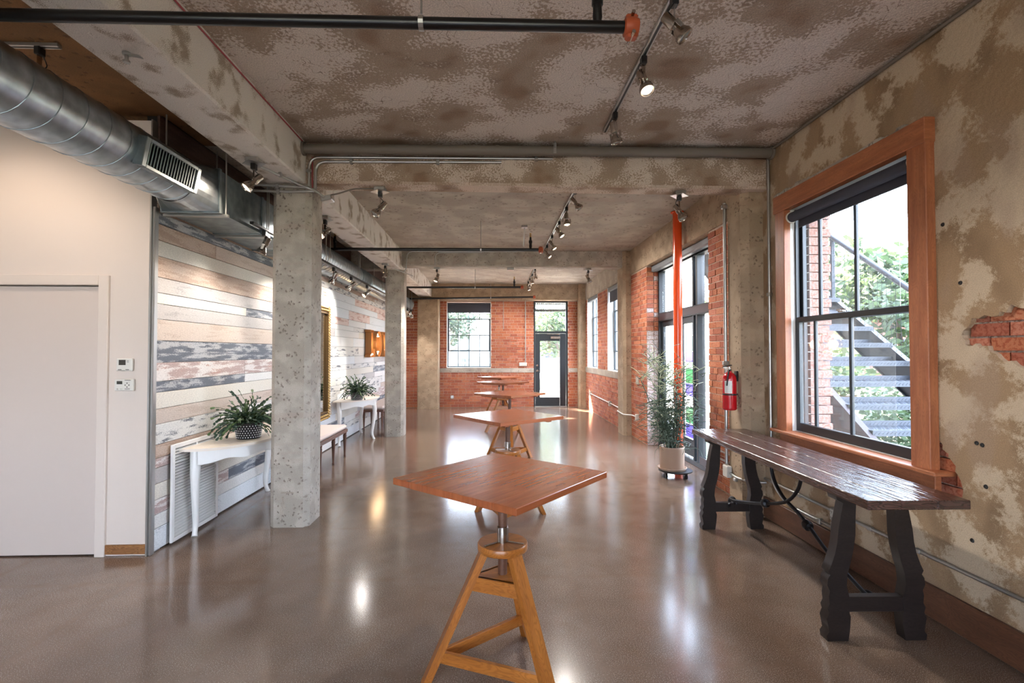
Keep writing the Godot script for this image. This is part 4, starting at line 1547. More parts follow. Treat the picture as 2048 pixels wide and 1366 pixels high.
func build_pipes():
	sprinkler_pipe("thick black sprinkler pipe crossing the near bay with an orange end cap", 3.005, 3.045, -2.19, -5.9, 0.63, 0.0265, [-0.32], [0.475], true)
	sprinkler_pipe("black sprinkler pipe crossing the middle bay", 3.03, 3.045, -7.1, -2.6, 0.70, 0.0235, [-0.17], [-2.25, 0.55], true)
	sprinkler_pipe("black sprinkler pipe under the ceiling of the far bay", 3.03, 3.05, -11.3, -2.5, 0.68, 0.024, [-0.4], [0.5], true)
	sprinkler_pipe("black sprinkler pipe along the top of the far wall", 3.0, 3.07, -13.5, -2.5, 1.15, 0.024, [-0.05], [], true)
	var b := MB.new()
	b.tube([V(-1.69, 3.375, -4.42), V(XR, 3.405, -4.42)], 0.044, 18)
	var t = thing("drain_pipe", "fat grey pipe along the near cross beam right under the ceiling", "pipe", V(0.4, 3.38, -4.42))
	part(t, "pipe", b, M.pipe_grey, true)
	b = MB.new()
	for x in [-1.68, XR - 0.02]: b.tube([V(x - 0.012, 3.376 + (0.03 if x > 0 else 0.0), -4.42), V(x + 0.012, 3.376 + (0.03 if x > 0 else 0.0), -4.42)], 0.06, 18)
	b.tube([V(0.03, 3.39, -4.42), V(0.06, 3.39, -4.42)], 0.048, 18)
	part(t, "collar", b, M.pipe_grey, true)
	b = MB.new()
	b.tube([V(0.56, 3.4, -4.37), V(0.56, YC, -4.37)], 0.006, 6)
	b.box(V(0.56, 3.4, -4.375), V(0.025, 0.09, 0.008))
	part(t, "hanger", b, M.emt, true)
	# conduits on the face of the near cross beam
	var z = -4.485
	conduit("conduit", "grey conduit turning up the near column and along the beam, upper of the two", [V(-1.655, 3.06, z), V(-1.655, 3.325, z), V(0.55, 3.345, z)], 0.012, M.emt, [[V(-1.655, 3.2, z), 0], [V(0.4, 3.343, z), 1]], 0.1)
	conduit("conduit", "grey conduit turning up the near column and along the beam, lower of the two", [V(-1.60, 3.04, z), V(-1.60, 3.285, z), V(0.08, 3.305, z)], 0.012, M.emt, [[V(-1.28, 3.29, z), 1], [V(-0.5, 3.297, z), 1]], 0.1)
	conduit("conduit", "conduit sagging from the fixture on the long beam across the column head", [V(-1.90, 3.06, -3.96), V(-1.83, 3.055, -4.1), V(-1.70, 3.05, -4.44), V(-1.60, 3.02, -4.47), V(-1.54, 2.985, -4.6)], 0.011, M.emt, [[V(-1.79, 3.06, -4.2), 1]], 0.08)
	conduit("conduit", "pair of grey conduits running left off the near column head, front one", [V(-2.4, 3.07, -4.47), V(-2.0, 3.06, -4.47), V(-1.665, 3.045, -4.47)], 0.012, M.emt, [[V(-1.93, 3.05, -4.47), 1]])
	conduit("conduit", "pair of grey conduits running left off the near column head, back one", [V(-2.4, 3.03, -4.5), V(-1.9, 3.01, -4.49), V(-1.61, 3.015, -4.48)], 0.012, M.emt, [[V(-1.93, 3.01, -4.49), 1]])
	conduit("cable", "thin cable looping along the near cross beam to the left spotlight", [V(-1.54, 3.02, -4.62), V(-1.42, 3.035, -4.6), V(-1.3, 3.08, -4.6), V(-1.07, 3.085, -4.6)], 0.007, M.pipe_grey, [], 0.05, "cable")
	b = MB.new()
	b.box(V(-1.535, 2.985, -4.62), V(0.1, 0.05, 0.1), Basis(V(0, 0, 1), 0.25), 0, 0.006)
	solo("junction_box", "small metal junction box hanging at the near column head", "junction box", b, M.emt)
	# red wire under the ceiling along the long beam
	conduit("cable", "thin red wire clipped along the top of the long beam", [V(-1.682, 3.425, 1.0), V(-1.682, 3.428, -2.0), V(-1.682, 3.432, -4.4)], 0.0055, M.wire_red, [[V(-1.682, 3.428, -2.6), 1]], 0.05, "cable")
	conduit("cable", "red wire dropping down the corner between near column and cross beam", [V(-1.63, 3.33, -4.493), V(-1.632, 3.2, -4.493), V(-1.628, 3.05, -4.493)], 0.006, M.wire_red, [], 0.02, "cable")
	# second column and beam
	conduit("conduit", "thin conduit bending from the second column along the second cross beam", [V(-1.64, 3.05, -9.18), V(-1.60, 3.1, -9.17), V(-1.58, 3.43, -9.17), V(0.6, 3.44, -9.17)], 0.011, M.emt, [], 0.12)
	conduit("conduit", "thin conduit dropping down the second cross beam to its left spotlight", [V(-0.2, 3.42, -9.175), V(-1.07, 3.41, -9.175), V(-1.07, 3.17, -9.18)], 0.01, M.emt, [], 0.12)
	conduit("conduit", "conduit crossing the head of the second column to the long beam", [V(-1.86, 3.06, -8.55), V(-1.70, 3.04, -9.0), V(-1.5, 2.99, -9.3)], 0.01, M.emt, [], 0.06)
	b = MB.new()
	b.box(V(0.34, 3.135, -9.33), V(0.13, 0.05, 0.13), Basis.IDENTITY, 0, 0.005)
	solo("junction_box", "grey junction box under the second cross beam", "junction box", b, M.emt)
	# rod bracket in the middle bay
	t = thing("ceiling_bracket", "white bracket with a slanting rod on the middle bay ceiling", "bracket", V(0.48, YC, -7.37))
	b = MB.new()
	b.box(V(0, -0.015, 0), V(0.09, 0.03, 0.09), Basis.IDENTITY, 0, 0.004)
	part(t, "plate", b, M.emt)
	b = MB.new()
	b.tube([V(0, -0.03, 0), V(-0.03, -0.36, 0.26)], 0.01, 8)
	part(t, "rod", b, M.white_paint)
	# window wall
	conduit("conduit", "grey conduit rising beside the brick pier behind the fire extinguisher", [V(2.375, 0.43, -4.93), V(2.375, 3.09, -4.93)], 0.017, M.emt, [[V(2.375, 1.45, -4.93), 0], [V(2.375, 3.05, -4.93), 0]])
	conduit("conduit", "grey conduit rising between the pier and the near window", [V(XR - 0.018, 3.40, -4.47), V(XR - 0.018, 0.37, -4.47), V(XR - 0.018, 0.235, -4.25), V(XR - 0.018, 0.24, -3.64)], 0.013, M.emt, [[V(XR - 0.018, 2.1, -4.47), 2], [V(XR - 0.018, 0.238, -3.8), 1]], 0.16)
	conduit("conduit", "long grey conduit along the plaster wall above the baseboard", [V(XR - 0.018, 0.37, -4.58), V(XR - 0.018, 0.365, -3.0), V(XR - 0.018, 0.365, 2.0)], 0.011, M.emt, [[V(XR - 0.018, 0.366, -4.05), 2], [V(XR - 0.018, 0.366, -3.28), 2], [V(XR - 0.018, 0.366, -2.9), 2]])
	conduit("conduit", "grey conduit at the corner of the near ceiling and window wall", [V(XR - 0.02, 3.43, -4.5), V(XR - 0.02, 3.435, -1.7)], 0.012, M.pipe_grey)
	conduit("conduit", "short conduit running from the cover plate across the pier under the long table", [V(2.375, 0.36, -4.9), V(2.375, 0.34, -4.72), V(2.45, 0.335, -4.585), V(XR - 0.02, 0.34, -4.55)], 0.012, M.emt, [[V(2.37, 0.32, -4.74), 2]], 0.04)
	conduit("conduit", "two short conduits on the brick left of the cover plate, upper", [V(XR - 0.02, 0.45, -5.6), V(XR - 0.02, 0.45, -5.1), V(2.39, 0.42, -4.95)], 0.011, M.emt, [], 0.04)
	conduit("conduit", "two short conduits on the brick left of the cover plate, lower", [V(XR - 0.02, 0.36, -5.6), V(XR - 0.02, 0.36, -5.1), V(2.39, 0.36, -4.95)], 0.011, M.emt, [], 0.04)
	b = MB.new()
	b.box(V(2.365, 0.365, -4.9), V(0.05, 0.115, 0.1), Basis.IDENTITY, 0, 0.006)
	solo("cover_plate", "square white cover plate on the pier below the fire extinguisher", "electrical box", b, M.cover_plate)
	conduit("conduit", "white conduit linking the boxes low on the far brick wall", [V(XR - 0.02, 0.47, -12.9), V(XR - 0.02, 0.44, -10.6), V(XR - 0.02, 0.42, -9.62), V(2.43, 0.42, -9.55), V(2.43, 0.40, -9.1), V(XR - 0.02, 0.40, -9.0), V(XR - 0.02, 0.40, -8.75)], 0.011, M.white_paint, [], 0.05)
	for q in [["first white box low on the far brick wall, in the sun patch", 0.47, -12.85, XR], ["middle white box low on the far brick wall", 0.43, -10.7, XR], ["white box on the far side of the second pier", 0.42, -9.75, XR], ["white outlet box on the brick pier beside the storefront", 0.40, -8.68, XR]]:
		b = MB.new()
		b.box(V(q[3] - 0.025, q[1], q[2]), V(0.05, 0.11, 0.07), Basis.IDENTITY, 1, 0.005)
		solo("outlet_box", q[0], "electrical box", b, M.cover_plate)
	# far wall
	conduit("conduit", "grey conduit dropping from the ceiling to the switches beside the glass door", [V(0.93, 3.42, ZB + 0.16), V(0.93, 3.05, ZB + 0.16), V(0.93, 2.98, ZB + 0.02), V(0.93, 1.27, ZB + 0.02)], 0.013, M.emt, [], 0.04)
	conduit("conduit", "second thinner conduit down the brick right of the far window", [V(0.31, 3.0, ZB + 0.015), V(0.31, 2.2, ZB + 0.015)], 0.007, M.emt)
	b = MB.new()
	b.box(V(0.86, 1.21, ZB + 0.025), V(0.22, 0.1, 0.05), Basis.IDENTITY, 0, 0.006)
	var sw = solo("switch_box", "grey switch box on the brick beside the glass door", "switch", b, M.cover_plate)
	for k in 3:
		b = MB.new()
		b.box(V(0.80 + k * 0.06, 1.21, ZB + 0.052), V(0.018, 0.035, 0.012), Basis.IDENTITY, 0, 0.002)
		part(sw, "toggle", b, M.white_plastic)
	b = MB.new()
	b.box(V(-1.13, 0.30, ZB + 0.02), V(0.09, 0.09, 0.04), Basis.IDENTITY, 0, 0.005)
	solo("outlet_box", "grey outlet box low on the far brick wall under the window", "electrical box", b, M.emt)
	# outlets on the plaster wall
	t = thing("outlet_box", "grey four-gang outlet box on the plaster behind the long table leg, upper", "outlet", V(XR, 0.35, -3.59))
	b = MB.new()
	b.box(V(-0.025, 0, 0), V(0.05, 0.105, 0.105), Basis.IDENTITY, 1, 0.008)
	part(t, "box", b, M.emt)
	for s in [-1, 1]:
		b = MB.new()
		b.box(V(-0.052, 0, 0.025 * s), V(0.006, 0.086, 0.036), Basis.IDENTITY, 1, 0.003)
		var f = part(t, "receptacle", b, M.cover_plate)
		b = MB.new()
		for y in [-0.022, 0.022]:
			for e in [-0.007, 0.007]: b.box(V(-0.0555, y, 0.025 * s + e), V(0.002, 0.009, 0.003))
			b.box(V(-0.0555, y - 0.011, 0.025 * s), V(0.002, 0.005, 0.005))
		part(f, "slots", b, M.ink)
	t = thing("data_box", "cream data socket box with two square jacks, below the outlets behind the long table", "outlet", V(XR, 0.24, -3.58))
	b = MB.new()
	b.box(V(-0.03, 0, 0), V(0.06, 0.115, 0.085), Basis.IDENTITY, 1, 0.005)
	part(t, "box", b, M.cover_plate)
	b = MB.new()
	for y in [-0.013, 0.016]: b.box(V(-0.061, y, 0), V(0.003, 0.013, 0.013))
	part(t, "jack", b, M.ink)


# ------------------------------------------------------------------ lamps
func spot(label, at, aim, on, plate, energy = 5.0, group = "", stem = 0.11, cone = 38.0, col = "fff8f0"):
	var t = thing("spotlight", label, "spotlight", at, group)
	aim = aim.normalized()
	var side = aim.cross(V(0, 1, 0))
	side = V(0, 0, 1) if side.length() < 0.1 else side.normalized()
	var b := MB.new()
	var y = 0.0
	if plate:
		b.box(V(0, -0.018, 0), V(0.1, 0.036, 0.1), Basis.IDENTITY, 0, 0.006)
		b.box(V(0, -0.039, 0), V(0.13, 0.006, 0.13), Basis(Vector3.UP, PI / 4), 0, 0.002)
		part(t, "ceiling_box", b, M.emt)
		y = -0.04
	b = MB.new()
	b.box(V(0, y - 0.025, 0), V(0.036, 0.05, 0.05), Basis.IDENTITY, 0, 0.005)
	part(t, "adapter", b, M.black_paint)
	y -= 0.045
	var pv = V(0, y - stem, 0)
	b = MB.new()
	b.bar(V(0, y, 0), pv + side * 0.0, 0.026, 0.004, side)
	b.bar(pv + V(0, 0.004, 0), pv + side * 0.052, 0.026, 0.004, aim.cross(side))
	b.bar(pv + side * 0.052, pv + side * 0.052 + aim * 0.045, 0.02, 0.004, aim.cross(side))
	b.bar(pv - side * 0.0 + V(0, 0.004, 0), pv - side * 0.052, 0.026, 0.004, aim.cross(side))
	b.bar(pv - side * 0.052, pv - side * 0.052 + aim * 0.045, 0.02, 0.004, aim.cross(side))
	part(t, "yoke", b, M.nickel)
	var B = basis_to(aim)
	var o = pv + aim * 0.035 - V(0, 0.0, 0)
	b = MB.new()
	b.lathe(PackedVector2Array([V2(0, -0.115), V2(0.024, -0.115), V2(0.028, -0.108), V2(0.028, -0.035), V2(0.018, -0.03), V2(0.02, -0.018), V2(0.03, -0.008), V2(0.042, 0.02), V2(0.045, 0.024), V2(0.046, 0.048), V2(0.042, 0.05), V2(0.04, 0.044), V2(0.037, 0.04)]), 22, o, B)
	part(t, "can", b, M.nickel)
	b = MB.new()
	b.lathe(PackedVector2Array([V2(0.039, 0.041), V2(0.02, 0.036), V2(0, 0.034)]), 18, o, B)
	part(t, "lamp_face", b, M.lamp_face if on else M.lamp_off)
	b = MB.new()
	b.tube(smooth_path([V(side.x * 0.015, y + 0.01, side.z * 0.015), pv * 0.6 + side * 0.03 - aim * 0.03, o - aim * 0.112], 5), 0.0035, 6)
	part(t, "lead", b, M.black_paint)
	if on:
		var l := SpotLight3D.new()
		l.name = "light"
		t.add_child(l)
		l.transform = Transform3D(Basis.looking_at(aim, Vector3.UP if absf(aim.y) < 0.95 else Vector3.RIGHT), o + aim * 0.055)
		l.light_color = C(col)
		l.light_energy = energy
		l.light_size = 0.035
		l.spot_angle = cone
		l.spot_angle_attenuation = 0.8
		l.spot_range = 14.0
		l.spot_attenuation = 2.0
		l.shadow_enabled = true
	return t

func track(label, p, q, drop = 0.0):
	var t = thing("lighting_track", label, "lighting track", (p + q) * 0.5)
	var b := MB.new()
	b.bar(p, q, 0.036, 0.024, (q - p).normalized().cross(Vector3.UP), 0.003)
	part(t, "rail", b, M.emt if drop == 0.0 else M.black_paint, true)
	b = MB.new()
	b.bar(p - V(0, 0.0125, 0), q - V(0, 0.0125, 0), 0.014, 0.003, (q - p).normalized().cross(Vector3.UP))
	part(t, "slot", b, M.black_paint, true)
	if drop > 0.0:
		for k in 4:
			b = MB.new()
			var c = p.lerp(q, 0.06 + 0.29 * k)
			b.tube([c, c + V(0, drop, 0)], 0.005, 6)
			part(t, "suspension_rod", b, M.emt, true)
	return t

func build_lights():
	var Y = YC - 0.012
	track("long ceiling track in the near bay, right of centre", V(0.955, Y, -0.8), V(0.955, Y, -4.12))
	track("ceiling track with five spotlights in the middle bay", V(0.955, Y, -5.0), V(0.955, Y, -8.9))
	track("ceiling track in the far bay above the last tables", V(0.955, Y, -10.2), V(0.955, Y, -13.3))
	var ty = YC - 0.024
	var g1 = "spotlights on the near ceiling track"
	spot("nickel spotlight at the top edge of the photo on the near ceiling track, aimed right", V(0.955, ty, -2.52), V(0.62, -0.72, 0.12), false, false, 0, g1)
	spot("lit nickel spotlight halfway along the near ceiling track", V(0.955, ty, -3.05), V(0.16, -0.9, 0.36), true, false, 2.5, g1, 0.11, 55.0)
	spot("unlit nickel spotlight on the near ceiling track close to the grey drain pipe", V(0.955, ty, -3.78), V(0.2, -0.93, -0.1), false, false, 0, g1)
	var g2 = "spotlights on the middle bay track"
	spot("first spotlight of the middle bay track, just behind the cross beam, aimed right", V(0.955, ty, -5.62), V(0.6, -0.72, 0.1), false, false, 0, g2)
	spot("second spotlight of the middle bay track, lit and pointing straight down", V(0.955, ty, -6.3), V(0.05, -0.97, 0.2), true, false, 3.5, g2, 0.11, 55.0)
	spot("third spotlight of the middle bay track, lit, tilted right", V(0.955, ty, -7.0), V(0.5, -0.8, 0.3), true, false, 3.5, g2, 0.11, 55.0)
	spot("fourth spotlight of the middle bay track, lit, tilted right", V(0.955, ty, -7.85), V(0.5, -0.8, 0.25), true, false, 3.5, g2, 0.11, 55.0)
	spot("last spotlight of the middle bay track, lit, beside the pipe's red cap", V(0.955, ty, -8.58), V(0.6, -0.7, 0.3), true, false, 3.5, g2, 0.11, 55.0)
	var g3 = "spotlights on the far bay track"
	spot("first spotlight of the far bay track behind the second beam", V(0.955, ty, -11.0), V(0.2, -0.9, -0.3), true, false, 3.0, g3, 0.11, 60.0)
	spot("second spotlight of the far bay track", V(0.955, ty, -11.8), V(0.1, -0.95, 0.1), true, false, 3.0, g3, 0.11, 60.0)
	spot("third spotlight of the far bay track", V(0.955, ty, -12.5), V(-0.3, -0.85, -0.35), true, false, 3.0, g3, 0.11, 60.0)
	spot("last spotlight of the far bay track near the brick wall", V(0.955, ty, -13.1), V(0.25, -0.93, 0.2), true, false, 3.0, g3, 0.11, 60.0)
	# single fixtures on the beams
	spot("spotlight on a square plate under the near cross beam, left of centre", V(-1.05, 3.10, -4.62), V(-0.55, -0.78, 0.3), false, true)
	spot("spotlight on a square plate under the near cross beam in front of the orange pole", V(1.785, 3.10, -4.62), V(0.35, -0.85, 0.35), false, true)
	spot("lit spotlight under the second cross beam at the left end", V(-1.05, 3.16, -9.33), V(-0.3, -0.9, 0.3), true, true, 6.0)
	spot("spotlight under the second cross beam at the right by the window wall", V(1.83, 3.16, -9.33), V(0.35, -0.85, 0.3), false, true)
	spot("lit spotlight under the long beam by the near column, aimed at the white partition", V(-1.88, 3.09, -3.93), V(-0.5, -0.72, 0.42), true, true, 0.9, "", 0.1, 60.0, "ffe6cc")
	spot("lit spotlight under the long beam behind the near column, facing the camera", V(-1.885, 3.09, -5.6), V(-0.38, -0.62, 0.66), true, true, 2.5, "", 0.09)
	spot("unlit spotlight under the long beam just before the second column", V(-1.85, 3.09, -8.55), V(-0.05, -0.98, 0.1), false, true, 0, "", 0.07)
	# the track below the duct
	track("black lighting track hung under the spiral duct along the plank wall", V(-2.11, 2.70, -4.38), V(-2.11, 2.70, -9.9), 0.75)
	track("short black lighting track hung in the far left corner by the brick", V(-2.12, 2.66, -11.6), V(-2.12, 2.66, -13.1), 0.78)
	var g4 = "spotlights on the track along the plank wall"
	var lab = ["lit spotlight at the near end of the track under the duct, by the near column", "spotlight under the spiral duct partly hidden behind the near column", "spotlight with a flared head under the spiral duct, left of three seen there", "spotlight seen from behind under the spiral duct, middle of three seen there", "lit spotlight under the spiral duct, right of three and closest to the second column"]
	var zs = [-4.63, -5.98, -6.62, -7.43, -8.36]
	var am = [V(-0.35, -0.85, 0.1), V(-0.45, -0.85, 0.05), V(-0.5, -0.8, -0.25), V(-0.75, -0.6, 0.1), V(-0.5, -0.6, 0.55)]
	for k in 5:
		spot(lab[k], V(-2.11, 2.686, zs[k]), am[k], true, false, [0.5, 0.9, 0.9, 0.9, 0.9][k], g4, 0.09, 60.0)
	spot("upper spotlight on the short track in the far left corner", V(-2.12, 2.648, -12.35), V(0.1, -0.8, -0.5), true, false, 0.9, "", 0.08)
	spot("lower spotlight on the short track in the far left corner, closest to the pier", V(-2.12, 2.648, -12.9), V(0.15, -0.9, -0.35), true, false, 0.8, "", 0.08)
	# behind the duct at the upper left
	track("black lighting track across the ochre ceiling behind the spiral duct", V(-4.6, Y, -3.1), V(-2.66, Y, -3.1))
	spot("dark spotlight hanging behind the spiral duct at the upper left", V(-2.78, ty, -3.1), V(-0.45, -0.78, -0.12), true, false, 0.5, "", 0.16, 75.0, "ffe9d6")
	spot("spotlight left of the frame on the track over the white wall", V(-3.6, ty, -3.1), V(-0.1, -0.85, -0.35), true, false, 0.42, "", 0.12, 75.0, "ffe9d6")


# ------------------------------------------------------------------ the row of standing tables
func hexa(b, p, q, a, d):        # a leg cut level at both ends: p foot, q top, half vectors a and d
	var P = [p - a - d, p + a - d, p + a + d, p - a + d]
	var Q = [q - a - d, q + a - d, q + a + d, q - a + d]
	var L = p.distance_to(q)
	for k in 4:
		var j = (k + 1) % 4
		var nn = (P[j] - P[k]).cross(Q[k] - P[k]).normalized()
		if nn.dot((P[k] + P[j]) * 0.5 - p) < 0: nn = -nn
		var w = P[k].distance_to(P[j])
		b.quad(P[k], P[j], Q[j], Q[k], nn, Vector2(0, 0), Vector2(0, w), Vector2(L, w), Vector2(L, 0))
	b.quad(P[0], P[1], P[2], P[3], V(0, -1, 0))
	b.quad(Q[0], Q[1], Q[2], Q[3], V(0, 1, 0))

func standing_table(label, at, turn, foot) -> Node3D:
	var t = thing("standing_table", label, "table", at, "row of square standing tables down the hall")
	var top := Node3D.new()
	top.name = "tabletop"
	t.add_child(top)
	top.rotation.y = turn + PI / 2
	var s = 0.74
	for k in 6:
		var b := MB.new()
		b.uo = V2(rng.randf() * 5, rng.randf() * 3)
		var w = s / 6.0
		b.box(V(0, 0, 0), V(s, 0.03, w - 0.0004), Basis.IDENTITY, 0, 0.0022 if k == 0 or k == 5 else 0.0004)
		var o = part(top, "board", b, M.wood_table)
		o.position = V(0, 0.955, (k - 2.5) * w)
	var b := MB.new()
	for x in [-1, 1]: b.box(V(0.25 * x, 0.929, 0), V(0.05, 0.024, 0.62), Basis.IDENTITY, 2, 0.004)
	b.box(V(0, 0.925, 0), V(0.2, 0.03, 0.2), Basis.IDENTITY, 0, 0.003)
	part(top, "batten", b, M.wood_table)
	b = MB.new()
	b.lathe(PackedVector2Array([V2(0, 0.44), V2(0.022, 0.44), V2(0.022, 0.92), V2(0, 0.92)]), 18)
	part(t, "post", b, M.wood_walnut)
	b = MB.new()
	b.lathe(PackedVector2Array([V2(0.023, 0.645), V2(0.0265, 0.647), V2(0.0265, 0.722), V2(0.023, 0.724)]), 18)
	for k in 3:
		var a = foot + TAU * (k + 0.25) / 3.0
		var d = V(sin(a), 0, cos(a))
		b.box(d * 0.065 + V(0, 0.651, 0), V(0.013, 0.005, 0.085), Basis(Vector3.UP, a), 2, 0.001)
		b.box(d * 0.0275 + V(0, 0.685, 0), V(0.013, 0.07, 0.004), Basis(Vector3.UP, a), 2, 0.001)
	part(t, "sleeve", b, M.nickel)
	b = MB.new()
	b.lathe(PackedVector2Array([V2(0, 0.612), V2(0.117, 0.612), V2(0.121, 0.617), V2(0.121, 0.643), V2(0.118, 0.648), V2(0, 0.648)]), 36)
	part(t, "hub_disc", b, M.wood_leg)
	var tri := PackedVector2Array()
	for k in 3:
		var a = foot + TAU * k / 3.0
		var d = V(sin(a), 0, cos(a))
		var sd = V(cos(a), 0, -sin(a))
		b = MB.new()
		b.uo = V2(rng.randf() * 4, rng.randf())
		hexa(b, d * 0.37, d * 0.088 + V(0, 0.613, 0), sd * 0.031, d * 0.019)
		part(t, "leg", b, M.wood_leg)
		var a2 = foot + TAU * (k + 1) / 3.0
		var d2 = V(sin(a2), 0, cos(a2))
		for q in [[0.128, 0.302, 0.054, "stretcher"], [0.462, 0.158, 0.066, "apron"]]:
			b = MB.new()
			b.uo = V2(rng.randf() * 4, rng.randf())
			b.bar(d * q[1] + V(0, q[0], 0), d2 * q[1] + V(0, q[0], 0), q[2], 0.022, Vector3.UP, 0.002)
			part(t, q[3], b, M.wood_leg)
		tri.append(V2(sin(a), cos(a)) * 0.16)
	b = MB.new()
	b.prism(tri, 0.014, V(0, 0.488, 0), Basis(V(1, 0, 0), V(0, 0, 1), V(0, -1, 0)))
	part(t, "collar_board", b, M.wood_leg)
	return t

func build_tables():
	standing_table("nearest square wooden standing table on a three-legged base, whole in the foreground", V(0.05, 0, -2.41), deg_to_rad(-40.5), deg_to_rad(157))
	standing_table("second standing table from the camera, its hub disc just over the first top", V(0.145, 0, -4.65), deg_to_rad(-53.5), deg_to_rad(-9))
	standing_table("third standing table in the row, its top reflecting both bright openings", V(0.25, 0, -7.15), deg_to_rad(-45), deg_to_rad(2))
	standing_table("fourth standing table in the row, in front of the brick wall", V(0.21, 0, -9.8), deg_to_rad(-42), deg_to_rad(-65))
	standing_table("farthest standing table, only its dark thin top showing before the brick", V(0.16, 0, -11.75), deg_to_rad(-41), deg_to_rad(20))


# ------------------------------------------------------------------ long dark table
func build_long_table():
	var t = thing("refectory_table", "long dark wooden refectory table with lyre legs and curved iron stays by the window", "table", V(2.142, 0, -3.515))
	t.rotation.y = -deg_to_rad(1.23)
	var b := MB.new()
	var ws = [0.17, 0.18, 0.17]
	var x = -0.26
	for k in 3:
		b = MB.new()
		b.uo = V2(k * 1.7, k * 0.9)
		b.box(V(0, 0, 0), V(ws[k] - 0.001, 0.046, 2.28), Basis.IDENTITY, 2, 0.004)
		part(t, "top_plank", b, M.wood_dark).position = V(x + ws[k] * 0.5, 0.807, 0)
		x += ws[k]
	for e in 2:
		var z = [0.86, -0.815][e]
		var c = -0.035
		for s in [-1, 1]:
			var poly = PackedVector2Array()
			for q in [[0.175, 0.75], [0.19, 0.68], [0.205, 0.6], [0.212, 0.53], [0.225, 0.47], [0.246, 0.41], [0.262, 0.375], [0.252, 0.355], [0.266, 0.335], [0.27, 0.3], [0.256, 0.27], [0.262, 0.24], [0.258, 0.2], [0.27, 0.175], [0.262, 0.15], [0.275, 0.12], [0.268, 0.085], [0.262, 0.05], [0.276, 0.03], [0.272, 0.0],
				[0.158, 0.0], [0.148, 0.06], [0.143, 0.13], [0.15, 0.15], [0.15, 0.235], [0.163, 0.3], [0.158, 0.36], [0.14, 0.42], [0.122, 0.5], [0.112, 0.57], [0.11, 0.65], [0.105, 0.75]]:
				poly.append(V2(c + s * q[0], q[1]))
			b = MB.new()
			b.prism(poly, 0.062, V(0, 0, z), Basis.IDENTITY, true)
			part(t, "leg", b, M.wood_black)
		b = MB.new()
		b.box(V(c, 0.192, z), V(0.33, 0.08, 0.05), Basis.IDENTITY, 0, 0.004)
		part(t, "stretcher", b, M.wood_black)
		b = MB.new()
		b.prism(PackedVector2Array([V2(-0.24, 0.784), V2(-0.235, 0.762), V2(-0.2, 0.745), V2(0.2, 0.745), V2(0.235, 0.762), V2(0.24, 0.784)]), 0.075, V(c + 0.02, 0, z), Basis.IDENTITY, true)
		part(t, "cleat", b, M.wood_black)
	var inv = t.transform.affine_inverse()
	for e in 2:
		var pts = [[V(2.11, 0.262, -4.33), V(2.115, 0.27, -4.24), V(2.125, 0.33, -3.98), V(2.13, 0.41, -3.7), V(2.13, 0.49, -3.5), V(2.13, 0.60, -3.38), V(2.13, 0.70, -3.34), V(2.13, 0.786, -3.36)],
			[V(2.10, 0.2, -2.70), V(2.10, 0.23, -2.8), V(2.11, 0.30, -3.03), V(2.12, 0.385, -3.22), V(2.13, 0.44, -3.36), V(2.13, 0.50, -3.54), V(2.13, 0.58, -3.65), V(2.13, 0.68, -3.70), V(2.13, 0.786, -3.69)]][e]
		var lp = []
		for p in pts: lp.append(inv * p)
		b = MB.new()
		var sp = smooth_path(lp, 8)
		b.tube(sp, 0.0125, 10)
		var st = part(t, "iron_stay", b, M.iron)
		var kn = inv * [V(2.13, 0.385, -3.79), V(2.12, 0.40, -3.26)][e]
		b = MB.new()
		b.lathe(PackedVector2Array([V2(0.012, -0.03), V2(0.03, -0.022), V2(0.036, 0.0), V2(0.03, 0.022), V2(0.012, 0.03)]), 16, kn, basis_to(V(0, 0.36, [1, -1][e] * 1.0)))
		part(st, "knot", b, M.iron)
		# scroll at the foot of the stay
		b = MB.new()
		var sc = []
		var o = lp[0] + V(0.0, -0.03, 0.02 * [1, -1][e])
		for k in 22:
			var a = k * 0.3
			sc.append(o + V(0.05 * (0.5 - k / 22.0), sin(a) * (0.045 - 0.0012 * k), cos(a) * (0.045 - 0.0012 * k)))
		b.tube(sc, 0.012, 8, true, 1.6)
		part(st, "scroll", b, M.iron)


